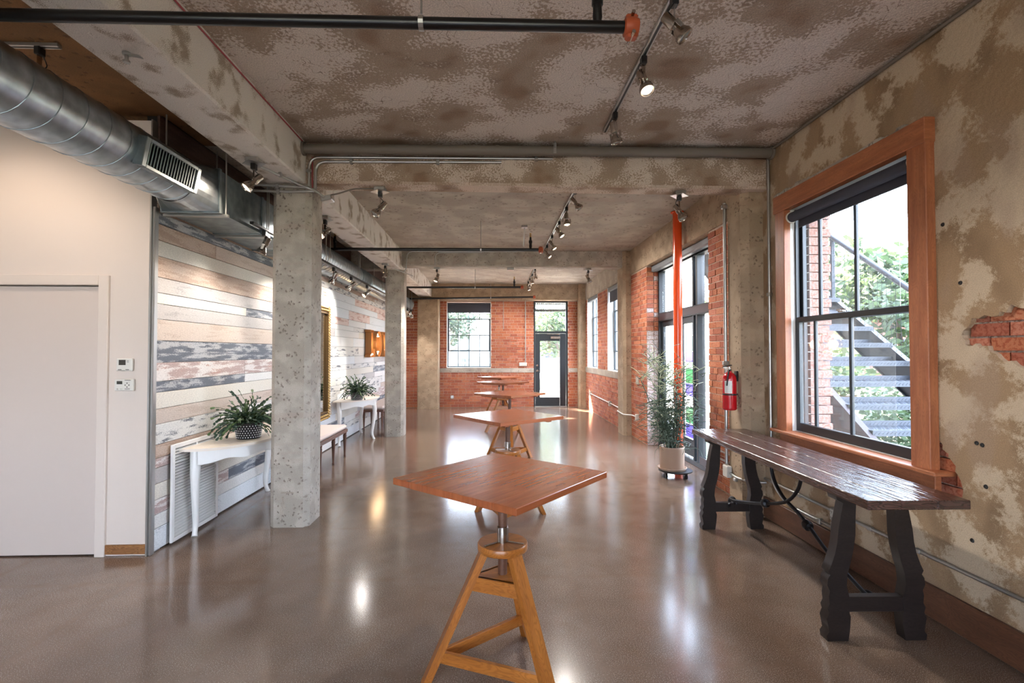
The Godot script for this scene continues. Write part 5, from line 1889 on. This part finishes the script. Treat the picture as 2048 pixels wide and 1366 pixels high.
# ------------------------------------------------------------------ against the plank wall
func console(label, zc):
	mat("console_top", "e6dacb", 0.35) if not M.has("console_top") else null
	var t = thing("console_table", label, "console table", V(XL + 0.015, 0, zc), "white bow-front console tables against the plank wall")
	var poly := PackedVector2Array()
	for k in 33:
		var a = PI * k / 32.0
		poly.append(V2(0.55 * pow(absf(sin(a)), 0.8), 0.78 * cos(a)))
	var b := MB.new()
	b.prism(poly, 0.022, V(0, 0.744, 0), Basis(V(1, 0, 0), V(0, 0, 1), V(0, -1, 0)), true)
	part(t, "top", b, M.console_top)
	b = MB.new()
	var n = 72
	for k in n:
		var q = []
		for j in [k, k + 1]:
			var a = PI * (0.05 + 0.9 * j / n)
			var u = float(j) / n * 2.0
			var f = fposmod(u, 1.0)
			var drop = 0.075 + 0.05 * pow(absf(cos(f * PI)), 3.0) + 0.03 * pow(maxf(0.0, cos((f - 0.5) * TAU)), 2.0) * (1.0 if absf(f - 0.5) < 0.25 else 0.0)
			var nn = V(sin(a) / 0.5, 0, cos(a) / 0.72).normalized()
			q.append([V(0.5 * pow(sin(a), 0.8), 0.734, 0.72 * cos(a)), drop, nn])
		for e in [0.0, -0.018]:
			var p0 = q[0][0] + q[0][2] * e
			var p1 = q[1][0] + q[1][2] * e
			b.quad(p0, p1, p1 - V(0, q[1][1], 0), p0 - V(0, q[0][1], 0), q[0][2] * (1.0 if e == 0.0 else -1.0))
		b.quad(q[0][0] - V(0, q[0][1], 0), q[1][0] - V(0, q[1][1], 0), q[1][0] - V(0, q[1][1], 0) - q[1][2] * 0.018, q[0][0] - V(0, q[0][1], 0) - q[0][2] * 0.018, V(0, -1, 0))
	part(t, "apron", b, M.white_paint)
	for q in [[V(0.07, 0, 0.66), V(0.35, 0, 0.94)], [V(0.46, 0, 0), V(1, 0, 0)], [V(0.07, 0, -0.66), V(0.35, 0, -0.94)]]:
		var d = q[1]
		b = MB.new()
		b.tube(smooth_path([q[0] + V(0, 0.733, 0), q[0] + d * 0.02 + V(0, 0.62, 0), q[0] + d * 0.035 + V(0, 0.5, 0), q[0] + d * 0.01 + V(0, 0.28, 0), q[0] - d * 0.012 + V(0, 0.12, 0), q[0] + d * 0.012 + V(0, 0.03, 0), q[0] + d * 0.03 + V(0, 0.0, 0)], 4),
			[0.046, 0.046, 0.045, 0.044, 0.042, 0.041, 0.04, 0.039, 0.037, 0.035, 0.033, 0.031, 0.029, 0.027, 0.026, 0.025, 0.024, 0.023, 0.022, 0.021, 0.021, 0.022, 0.023, 0.024, 0.024], 8)
		part(t, "leg", b, M.white_paint)
	return t

func bench(label, z0, z1):
	var t = thing("bench", label, "bench", V(XL + 0.23, 0, (z0 + z1) * 0.5), "upholstered benches along the plank wall")
	var L = absf(z1 - z0)
	var b := MB.new()
	b.box(V(0, 0.385, 0), V(0.42, 0.05, L), Basis.IDENTITY, 2, 0.006)
	part(t, "seat_rail", b, M.wood_walnut)
	b = MB.new()
	b.box(V(0, 0.44, 0), V(0.41, 0.062, L - 0.02), Basis.IDENTITY, 2, 0.024)
	part(t, "cushion", b, M.bench_cloth)
	for k in 4:
		for s in [-1, 1]:
			b = MB.new()
			b.lathe(PackedVector2Array([V2(0, 0), V2(0.012, 0), V2(0.018, 0.012), V2(0.012, 0.03), V2(0.014, 0.05), V2(0.024, 0.28), V2(0.026, 0.32), V2(0.02, 0.33), V2(0.026, 0.34), V2(0.026, 0.365), V2(0, 0.365)]), 14)
			part(t, "leg", b, M.wood_walnut).position = V(0.18 * s, 0, -L * 0.5 + 0.05 + (L - 0.1) * k / 3.0)
	return t

func cactus_pot(label, at, sc, sd):
	var t = thing("potted_cactus", label, "plant", at, "segmented green plants in dotted black pots on the consoles")
	var r := RandomNumberGenerator.new()
	r.seed = sd
	var b := MB.new()
	b.lathe(PackedVector2Array([V2(0, 0), V2(0.096, 0), V2(0.103, 0.006), V2(0.122, 0.14), V2(0.126, 0.148), V2(0.118, 0.15), V2(0.112, 0.135), V2(0, 0.13)]), 32)
	part(t, "pot", b, M.black_pot)
	b = MB.new()
	for j in 6:
		for k in 30:
			var a = TAU * (k + 0.5 * (j % 2)) / 30.0
			var rr = 0.1045 + 0.0185 * (j * 0.021 + 0.012) / 0.134
			b.box(V(sin(a) * rr, 0.018 + j * 0.021, cos(a) * rr), V(0.008, 0.008, 0.003), Basis(Vector3.UP, a))
	part(t, "dots", b, M.dot_white).set_meta("kind", "stuff")
	for part_no in 2:
		b = MB.new()
		for k in [95, 45][part_no]:
			var a = r.randf() * TAU
			var p = V(sin(a) * 0.06, 0.14, cos(a) * 0.06) * V(r.randf(), 1, r.randf())
			var el = r.randf_range(0.15, 1.35) if k > 8 else r.randf_range(1.1, 1.5)
			var d = V(sin(a) * cos(el), sin(el), cos(a) * cos(el))
			var n = r.randi_range(5, 10)
			for j in n:
				var l = r.randf_range(0.03, 0.045)
				var q = p + d * l
				if q.x < -at.x + XL + 0.05: q.x = -at.x + XL + 0.05
				if q.y < 0.008: break
				var sd2 = d.cross(V(r.randfn(), r.randfn(), r.randfn())).normalized()
				var nn = d.cross(sd2).normalized()
				var w = 0.0105
				var m1 = p.lerp(q, 0.35)
				var m2 = p.lerp(q, 0.85)
				b.quad(p - sd2 * 0.004, m1 - sd2 * w, m1 + nn * 0.004, p + nn * 0.002, (nn - sd2 * 0.4).normalized())
				b.quad(p + sd2 * 0.004, m1 + sd2 * w, m1 + nn * 0.004, p + nn * 0.002, (nn + sd2 * 0.4).normalized())
				b.quad(m1 - sd2 * w, m2 - sd2 * w * 1.1, m2 + nn * 0.004, m1 + nn * 0.004, (nn - sd2 * 0.4).normalized())
				b.quad(m1 + sd2 * w, m2 + sd2 * w * 1.1, m2 + nn * 0.004, m1 + nn * 0.004, (nn + sd2 * 0.4).normalized())
				b.quad(p - sd2 * 0.004, m1 - sd2 * w, m1 + sd2 * w, p + sd2 * 0.004, -nn)
				b.quad(m1 - sd2 * w, m2 - sd2 * w * 1.1, m2 + sd2 * w * 1.1, m1 + sd2 * w, -nn)
				b.tri(m2 - sd2 * w * 1.1, q, m2 + sd2 * w * 1.1, nn, nn, nn, V2(0, 0), V2(0, 0), V2(0, 0))
				b.tri(m2 - sd2 * w * 1.1, q, m2 + nn * 0.004, nn, nn, nn, V2(0, 0), V2(0, 0), V2(0, 0))
				p = q
				d = (d + V(r.randfn() * 0.16, -0.17 + r.randfn() * 0.1, r.randfn() * 0.16)).normalized()
		part(t, "stems", b, [M.cactus, M.cactus_light][part_no]).set_meta("kind", "stuff")
	t.scale = Vector3.ONE * sc
	return t

func letter(ch, polys, z0, h, path):
	var t = thing("marquee_letter", "rusty metal marquee letter %s with glowing bulbs on the plank wall" % ch, "sign letter", V(XL + 0.004, 1.455, z0), "lit marquee letters")
	var B = Basis(V(0, 0, -1), V(0, 1, 0), V(1, 0, 0))
	var b := MB.new()
	var rim := MB.new()
	for e in polys.size():
		rim = MB.new()
		var poly: PackedVector2Array = polys[e]
		var m = poly.size()
		for i in m:
			var p = poly[i] * h
			var q = poly[(i + 1) % m] * h
			rim.box(B * V((p.x + q.x) * 0.5, (p.y + q.y) * 0.5, 0.06), V(p.distance_to(q) + 0.004, 0.005, 0.12), B * Basis(Vector3.BACK, (q - p).angle()))
		part(t, "rim", rim, M.rust_letter)
	if polys.size() == 1:
		b.prism(PackedVector2Array(Array(polys[0]).map(func(p): return p * h)), 0.012, V(0.03, 0, 0), B)
	else:
		var m = polys[0].size()
		for i in m:
			var j = (i + 1) % m
			var P = [polys[0][i] * h, polys[0][j] * h, polys[1][j] * h, polys[1][i] * h]
			var W = []
			for p in P: W.append(B * V(p.x, p.y, 0.036))
			b.quad(W[0], W[1], W[2], W[3], V(1, 0, 0))
	part(t, "face", b, M.letter_face)
	for p in path:
		b = MB.new()
		b.lathe(PackedVector2Array([V2(0.008, 0.0), V2(0.009, 0.014), V2(0.017, 0.026), V2(0.019, 0.036), V2(0.013, 0.05), V2(0, 0.054)]), 10, B * V(p.x * h, p.y * h, 0.036), Basis(V(0, 0, -1), V(1, 0, 0), V(0, -1, 0)))
		part(t, "bulb", b, M.bulb_glow)
	var l := OmniLight3D.new()
	l.name = "light"
	t.add_child(l)
	l.position = B * V(0.3 * h, 0.5 * h, 0.2)
	l.light_color = C("ffd9a8")
	l.light_energy = 0.1
	l.light_size = 0.1
	l.omni_range = 8.0
	l.omni_attenuation = 2.0
	l.shadow_enabled = true

func build_left_furniture():
	console("white console table with curved legs in front of the air grille, by the near column", -5.0)
	console("white console table seen whole between the two columns, partly behind the bench", -8.95)
	cactus_pot("bushy dark green cactus in a dotted black pot on the nearer console", V(-2.30, 0.755, -4.76), 1.0, 5)
	cactus_pot("spreading green cactus in a dotted pot on the farther console", V(-2.28, 0.755, -8.4), 0.9, 9)
	bench("bench with pale cushion and turned wooden legs beside the near column", -5.86, -7.55)
	bench("bench with pale cushion half hidden behind the second column", -9.95, -11.9)
	# mirror
	var t = thing("mirror", "tall mirror in a heavy carved gold frame, mostly behind the near column", "mirror", V(XL + 0.004, 0.53, -7.2))
	var b := MB.new()
	var W = 1.34
	var H = 1.73
	for s in [-1, 1]:
		b.box(V(0.03, H * 0.5, s * (W * 0.5 - 0.055)), V(0.05, H, 0.11), Basis.IDENTITY, 1, 0.01)
		b.box(V(0.03, H * 0.5 + s * (H * 0.5 - 0.055), 0), V(0.05, 0.11, W - 0.2), Basis.IDENTITY, 2, 0.01)
		b.box(V(0.055, H * 0.5, s * (W * 0.5 - 0.105)), V(0.03, H - 0.2, 0.016), Basis.IDENTITY, 1, 0.005)
		b.box(V(0.055, H * 0.5 + s * (H * 0.5 - 0.105), 0), V(0.03, 0.016, W - 0.2), Basis.IDENTITY, 2, 0.005)
	part(t, "frame", b, M.gold_dark)
	b = MB.new()
	for s in [-1, 1]:
		for k in 43:
			var y = 0.02 + k * 0.04
			b.ball(V(0.058, y, s * (W * 0.5 - 0.012)), 0.017, 8)
			b.ball(V(0.066, y, s * (W * 0.5 - 0.1)), 0.013, 6)
			b.ball(V(0.062, y + 0.02, s * (W * 0.5 - 0.06)), 0.027, 8, Basis(V(1, 0, 0), 0.8 * (1 if k % 2 else -1)) * Basis.from_scale(V(0.6, 1.3, 0.6)))
		for k in 30:
			var z = -0.58 + k * 0.04
			b.ball(V(0.058, H * 0.5 + s * (H * 0.5 - 0.012), z), 0.017, 8)
			b.ball(V(0.06, H * 0.5 + s * (H * 0.5 - 0.055), z), 0.024, 8, Basis(V(1, 0, 0), 0.8 * (1 if k % 2 else -1)) * Basis.from_scale(V(0.6, 0.6, 1.3)))
	part(t, "carving", b, M.gold_leaf)
	b = MB.new()
	b.box(V(0.028, H * 0.5, 0), V(0.006, H - 0.2, W - 0.2))
	part(t, "glass", b, M.mirror_glass)
	# marquee letters
	var Lp = PackedVector2Array([V2(0, 0), V2(0.72, 0), V2(0.72, 0.3), V2(0.62, 0.3), V2(0.55, 0.16), V2(0.36, 0.16), V2(0.36, 0.9), V2(0.46, 0.93), V2(0.46, 1.0), V2(0.0, 1.0), V2(0, 0.93), V2(0.1, 0.9), V2(0.1, 0.1), V2(0, 0.07)])
	var o0 := PackedVector2Array()
	var o1 := PackedVector2Array()
	var op = []
	for k in 28:
		var a = TAU * k / 28.0
		o0.append(V2(0.5 + 0.5 * cos(a), 0.5 + 0.5 * sin(a)))
		o1.append(V2(0.5 + 0.23 * cos(a), 0.5 + 0.27 * sin(a)))
		if k % 2 == 0: op.append(V2(0.5 + 0.37 * cos(a), 0.5 + 0.39 * sin(a)))
	var vp = PackedVector2Array([V2(0.36, 0), V2(0.56, 0), V2(0.85, 0.9), V2(0.95, 0.93), V2(0.95, 1), V2(0.58, 1), V2(0.58, 0.93), V2(0.66, 0.9), V2(0.48, 0.3), V2(0.3, 0.9), V2(0.4, 0.93), V2(0.4, 1), V2(0.0, 1), V2(0.0, 0.93), V2(0.08, 0.9)])
	var ep = PackedVector2Array([V2(0, 0), V2(0.7, 0), V2(0.7, 0.28), V2(0.6, 0.28), V2(0.55, 0.15), V2(0.36, 0.15), V2(0.36, 0.44), V2(0.52, 0.44), V2(0.52, 0.58), V2(0.36, 0.58), V2(0.36, 0.86), V2(0.55, 0.86), V2(0.6, 0.74), V2(0.7, 0.74), V2(0.7, 1), V2(0, 1), V2(0, 0.93), V2(0.1, 0.9), V2(0.1, 0.1), V2(0, 0.07)])
	var h = 0.56
	letter("L", [Lp], -10.2, h, [V2(0.23, 0.93), V2(0.23, 0.72), V2(0.23, 0.51), V2(0.23, 0.3), V2(0.23, 0.09), V2(0.44, 0.08), V2(0.63, 0.1), V2(0.66, 0.22)])
	letter("O", [o0, o1], -10.68, h, op)
	letter("V", [vp], -11.34, h, [V2(0.16, 0.92), V2(0.24, 0.7), V2(0.33, 0.48), V2(0.4, 0.27), V2(0.46, 0.08), V2(0.55, 0.27), V2(0.63, 0.48), V2(0.71, 0.7), V2(0.78, 0.92)])
	letter("E", [ep], -11.95, h, [V2(0.23, 0.92), V2(0.23, 0.72), V2(0.23, 0.51), V2(0.23, 0.3), V2(0.23, 0.09), V2(0.44, 0.08), V2(0.63, 0.12), V2(0.44, 0.51), V2(0.44, 0.93), V2(0.63, 0.88)])


func build_small_things():
	# orange pole
	var t = thing("orange_pole", "glossy orange steel pole from floor to ceiling in front of the storefront", "pole", V(2.49, 0, -6.52))
	var b := MB.new()
	b.tube([V(0, 0.02, 0), V(0, YC - 0.02, 0)], 0.058, 32)
	part(t, "pipe", b, M.orange_paint)
	for y in [0.0, YC - 0.02]:
		b = MB.new()
		b.lathe(PackedVector2Array([V2(0, 0), V2(0.085, 0), V2(0.085, 0.012), V2(0.06, 0.02), V2(0, 0.02)]), 28, V(0, y, 0))
		part(t, "flange", b, M.orange_paint)
	# fire extinguisher on the pier
	t = thing("fire_extinguisher", "red fire extinguisher hanging on the concrete pier beside the brick", "fire extinguisher", V(2.318, 1.0, -4.74))
	b = MB.new()
	b.lathe(PackedVector2Array([V2(0, 0), V2(0.055, 0), V2(0.063, 0.008), V2(0.064, 0.02), V2(0.064, 0.3), V2(0.06, 0.325), V2(0.045, 0.352), V2(0.022, 0.368), V2(0.02, 0.38), V2(0, 0.38)]), 32)
	part(t, "cylinder", b, M.fire_red)
	b = MB.new()
	b.lathe(PackedVector2Array([V2(0.0655, 0.145), V2(0.0665, 0.147), V2(0.0665, 0.158), V2(0.0655, 0.16)]), 32)
	b.box(V(0.068, 0.33, 0), V(0.018, 0.1, 0.05), Basis.IDENTITY, 1, 0.003)
	b.box(V(0.06, 0.152, 0), V(0.03, 0.014, 0.03))
	part(t, "strap_bracket", b, M.black_paint)
	b = MB.new()
	b.lathe(PackedVector2Array([V2(0.018, 0.375), V2(0.02, 0.38), V2(0.02, 0.4), V2(0.014, 0.405), V2(0.014, 0.42), V2(0, 0.42)]), 16)
	b.box(V(-0.03, 0.408, 0.01), V(0.08, 0.009, 0.018), Basis(Vector3.BACK, -0.12), 0, 0.002)
	part(t, "valve", b, M.nickel)
	b = MB.new()
	b.box(V(-0.025, 0.43, 0.008), V(0.09, 0.009, 0.02), Basis(Vector3.BACK, 0.16), 0, 0.002)
	b.tube(smooth_path([V(0.0, 0.39, 0.02), V(-0.03, 0.38, 0.05), V(-0.045, 0.33, 0.062), V(-0.05, 0.24, 0.05)], 5), 0.0075, 8)
	part(t, "lever_and_hose", b, M.black_paint)
	b = MB.new()
	b.lathe(PackedVector2Array([V2(0, 0), V2(0.015, 0), V2(0.015, 0.01), V2(0, 0.012)]), 14, V(-0.018, 0.39, 0.0), basis_to(V(-1, 0, 0.6)))
	part(t, "gauge", b, M.chrome)
	for q in [[-2.75, 1.05, 0.165, 0.285, 0.0], [-4.45, 0.5, 0.23, 0.29, 0.0]]:
		b = MB.new()
		var n = 10
		for k in n:
			var a = q[0] + q[1] * k / n
			var a2 = q[0] + q[1] * (k + 1) / n
			b.quad(V(cos(a), 0, -sin(a)) * 0.0648 + V(0, q[2], 0), V(cos(a2), 0, -sin(a2)) * 0.0648 + V(0, q[2], 0), V(cos(a2), 0, -sin(a2)) * 0.0648 + V(0, q[3], 0), V(cos(a), 0, -sin(a)) * 0.0648 + V(0, q[3], 0), V(cos((a + a2) * 0.5), 0, -sin((a + a2) * 0.5)))
		part(t, "label_plate", b, M.white_plastic)
	b = MB.new()
	for k in 7:
		for j in 5:
			var a = -2.62 + 0.17 * j
			b.box(V(cos(a), 0, -sin(a)) * 0.065 + V(0, 0.18 + k * 0.0145, 0), V(0.008, 0.003, 0.001), Basis(Vector3.UP, a + PI / 2))
	part(t, "label_print", b, M.ink)
	# ceiling debris: anchors and bolts
	for q in [["rusted anchor bolt under the long beam at the upper left", V(-1.86, 3.09, -2.55)]]:
		b = MB.new()
		b.lathe(PackedVector2Array([V2(0.02, 0), V2(0.02, -0.012), V2(0.009, -0.014), V2(0.009, -0.04), V2(0.016, -0.042), V2(0.016, -0.052), V2(0, -0.052)]), 10, q[1])
		b.box(q[1] + V(0.045, -0.02, 0.01), V(0.07, 0.004, 0.03), Basis(Vector3.BACK, -0.2))
		solo("anchor_bolt", q[0], "bolt", b, M.emt)
	t = thing("wall_fan", "round grey fan high in the far left corner behind the second column", "fan", V(-2.27, 2.86, -13.55))
	b = MB.new()
	b.lathe(PackedVector2Array([V2(0.11, -0.02), V2(0.125, 0.0), V2(0.11, 0.02), V2(0.1, 0.02)]), 24, V(0, 0, 0), Basis(V(1, 0, 0), V(0, 0, 1), V(0, -1, 0)))
	b.lathe(PackedVector2Array([V2(0.0, 0.03), V2(0.03, 0.028), V2(0.03, -0.06), V2(0, -0.06)]), 16, V(0, 0, 0), Basis(V(1, 0, 0), V(0, 0, 1), V(0, -1, 0)))
	b.tube([V(0, 0, -0.03), V(0, 0, -0.3)], 0.012, 8)
	part(t, "cage", b, M.emt)
	b = MB.new()
	for k in 4: b.box(V(cos(k * PI / 2), sin(k * PI / 2), 0) * 0.06, V(0.08, 0.045, 0.004), Basis(Vector3.BACK, k * PI / 2) * Basis(Vector3.RIGHT, 0.5))
	part(t, "blade", b, M.steel_window)


func build_plant():
	var cad = thing("plant_caddy", "black round plant caddy on castors under the tall potted plant", "plant caddy", V(2.30, 0, -6.14))
	var b := MB.new()
	b.lathe(PackedVector2Array([V2(0.0, 0.068), V2(0.19, 0.068), V2(0.205, 0.074), V2(0.205, 0.086), V2(0.195, 0.088), V2(0, 0.082)]), 36)
	part(cad, "tray", b, M.black_paint)
	for k in 4:
		var a = 0.5 + k * PI / 2
		var p = V(sin(a) * 0.165, 0, cos(a) * 0.165)
		b = MB.new()
		b.tube([p + V(0.012, 0.026, 0), p + V(-0.012, 0.026, 0)], 0.026, 14)
		b.box(p + V(0, 0.055, 0), V(0.03, 0.03, 0.026), Basis.IDENTITY, 0, 0.004)
		part(cad, "castor", b, M.rubber)
	var t = thing("potted_plant", "tall thin-stemmed pencil cactus in a beige clay pot by the storefront", "plant", V(2.265, 0.086, -6.16))
	b = MB.new()
	b.lathe(PackedVector2Array([V2(0, 0), V2(0.16, 0), V2(0.178, 0.025), V2(0.18, 0.03), V2(0.172, 0.032), V2(0.15, 0.012), V2(0, 0.012)]), 36)
	part(t, "saucer", b, M.pot_clay)
	b = MB.new()
	b.lathe(PackedVector2Array([V2(0, 0.012), V2(0.142, 0.012), V2(0.147, 0.02), V2(0.153, 0.27), V2(0.155, 0.285), V2(0.15, 0.292), V2(0.14, 0.29), V2(0.137, 0.26), V2(0, 0.255)]), 40)
	part(t, "pot", b, M.pot_clay)
	b = MB.new()
	b.lathe(PackedVector2Array([V2(0.138, 0.256), V2(0.08, 0.268), V2(0, 0.262)]), 24)
	part(t, "soil", b, M.soil)
	var r := RandomNumberGenerator.new()
	r.seed = 21
	var stems := MB.new()
	var twigs := MB.new()
	var tips := MB.new()
	var cnt = 0
	for k in 22:
		var a = r.randf() * TAU
		var p = V(sin(a), 0, cos(a)) * r.randf_range(0.01, 0.09) + V(0, 0.26, 0)
		var d = V(sin(a) * 0.22, 1.0, cos(a) * 0.22).normalized()
		var H = r.randf_range(0.5, 0.95) if k < 14 else r.randf_range(0.15, 0.4)
		var pts = [p]
		var n = int(H / 0.1) + 1
		for j in n:
			d = (d + V(r.randfn() * 0.08, 0.0, r.randfn() * 0.08)).normalized()
			p += d * 0.1
			pts.append(p)
			# side shoots, drooping in the middle heights
			for e in (2 if p.y > 0.5 and p.y < 0.9 else 1):
				twig(twigs, tips, p, r, 0, p.y)
		stems.tube(pts, 0.006, 6)
		twig(twigs, tips, p, r, -1, 1.2)
		twig(twigs, tips, p, r, -1, 1.2)
	part(t, "stems", stems, M.pencil_green).set_meta("kind", "stuff")
	part(t, "twigs", twigs, M.pencil_green).set_meta("kind", "stuff")
	part(t, "twig_tips", tips, M.pencil_tip).set_meta("kind", "stuff")

func twig(b, tips, p, r, depth, h):
	var a = r.randf() * TAU
	var up = r.randf_range(0.2, 1.0) if h > 1.0 else r.randf_range(-0.2, 0.7)
	var d = V(sin(a), up, cos(a)).normalized()
	var n = r.randi_range(2, 5)
	var pts = [p]
	var q = p
	var droop = 0.05 if h > 1.0 else 0.28
	for j in n:
		var l = r.randf_range(0.04, 0.08)
		q = q + d * l
		if q.y < 0.02 or absf(q.x) > 0.52: break
		if V2(q.x - 0.225, q.z + 0.36).length() < 0.085: break
		if q.x > 0.42: q.x = 0.42
		pts.append(q)
		d = (d + V(r.randfn() * 0.22, -droop + r.randfn() * 0.12, r.randfn() * 0.22)).normalized()
	if pts.size() < 2: return
	var rr = []
	for j in pts.size(): rr.append(0.0042 - 0.002 * j / pts.size())
	(tips if h > 0.95 and r.randf() < 0.5 else b).tube(pts, rr, 4, false)
	if depth < 1 and pts.size() > 2:
		for e in r.randi_range(1, 3):
			twig(b, tips, pts[r.randi_range(1, pts.size() - 1)], r, depth + 1, h)
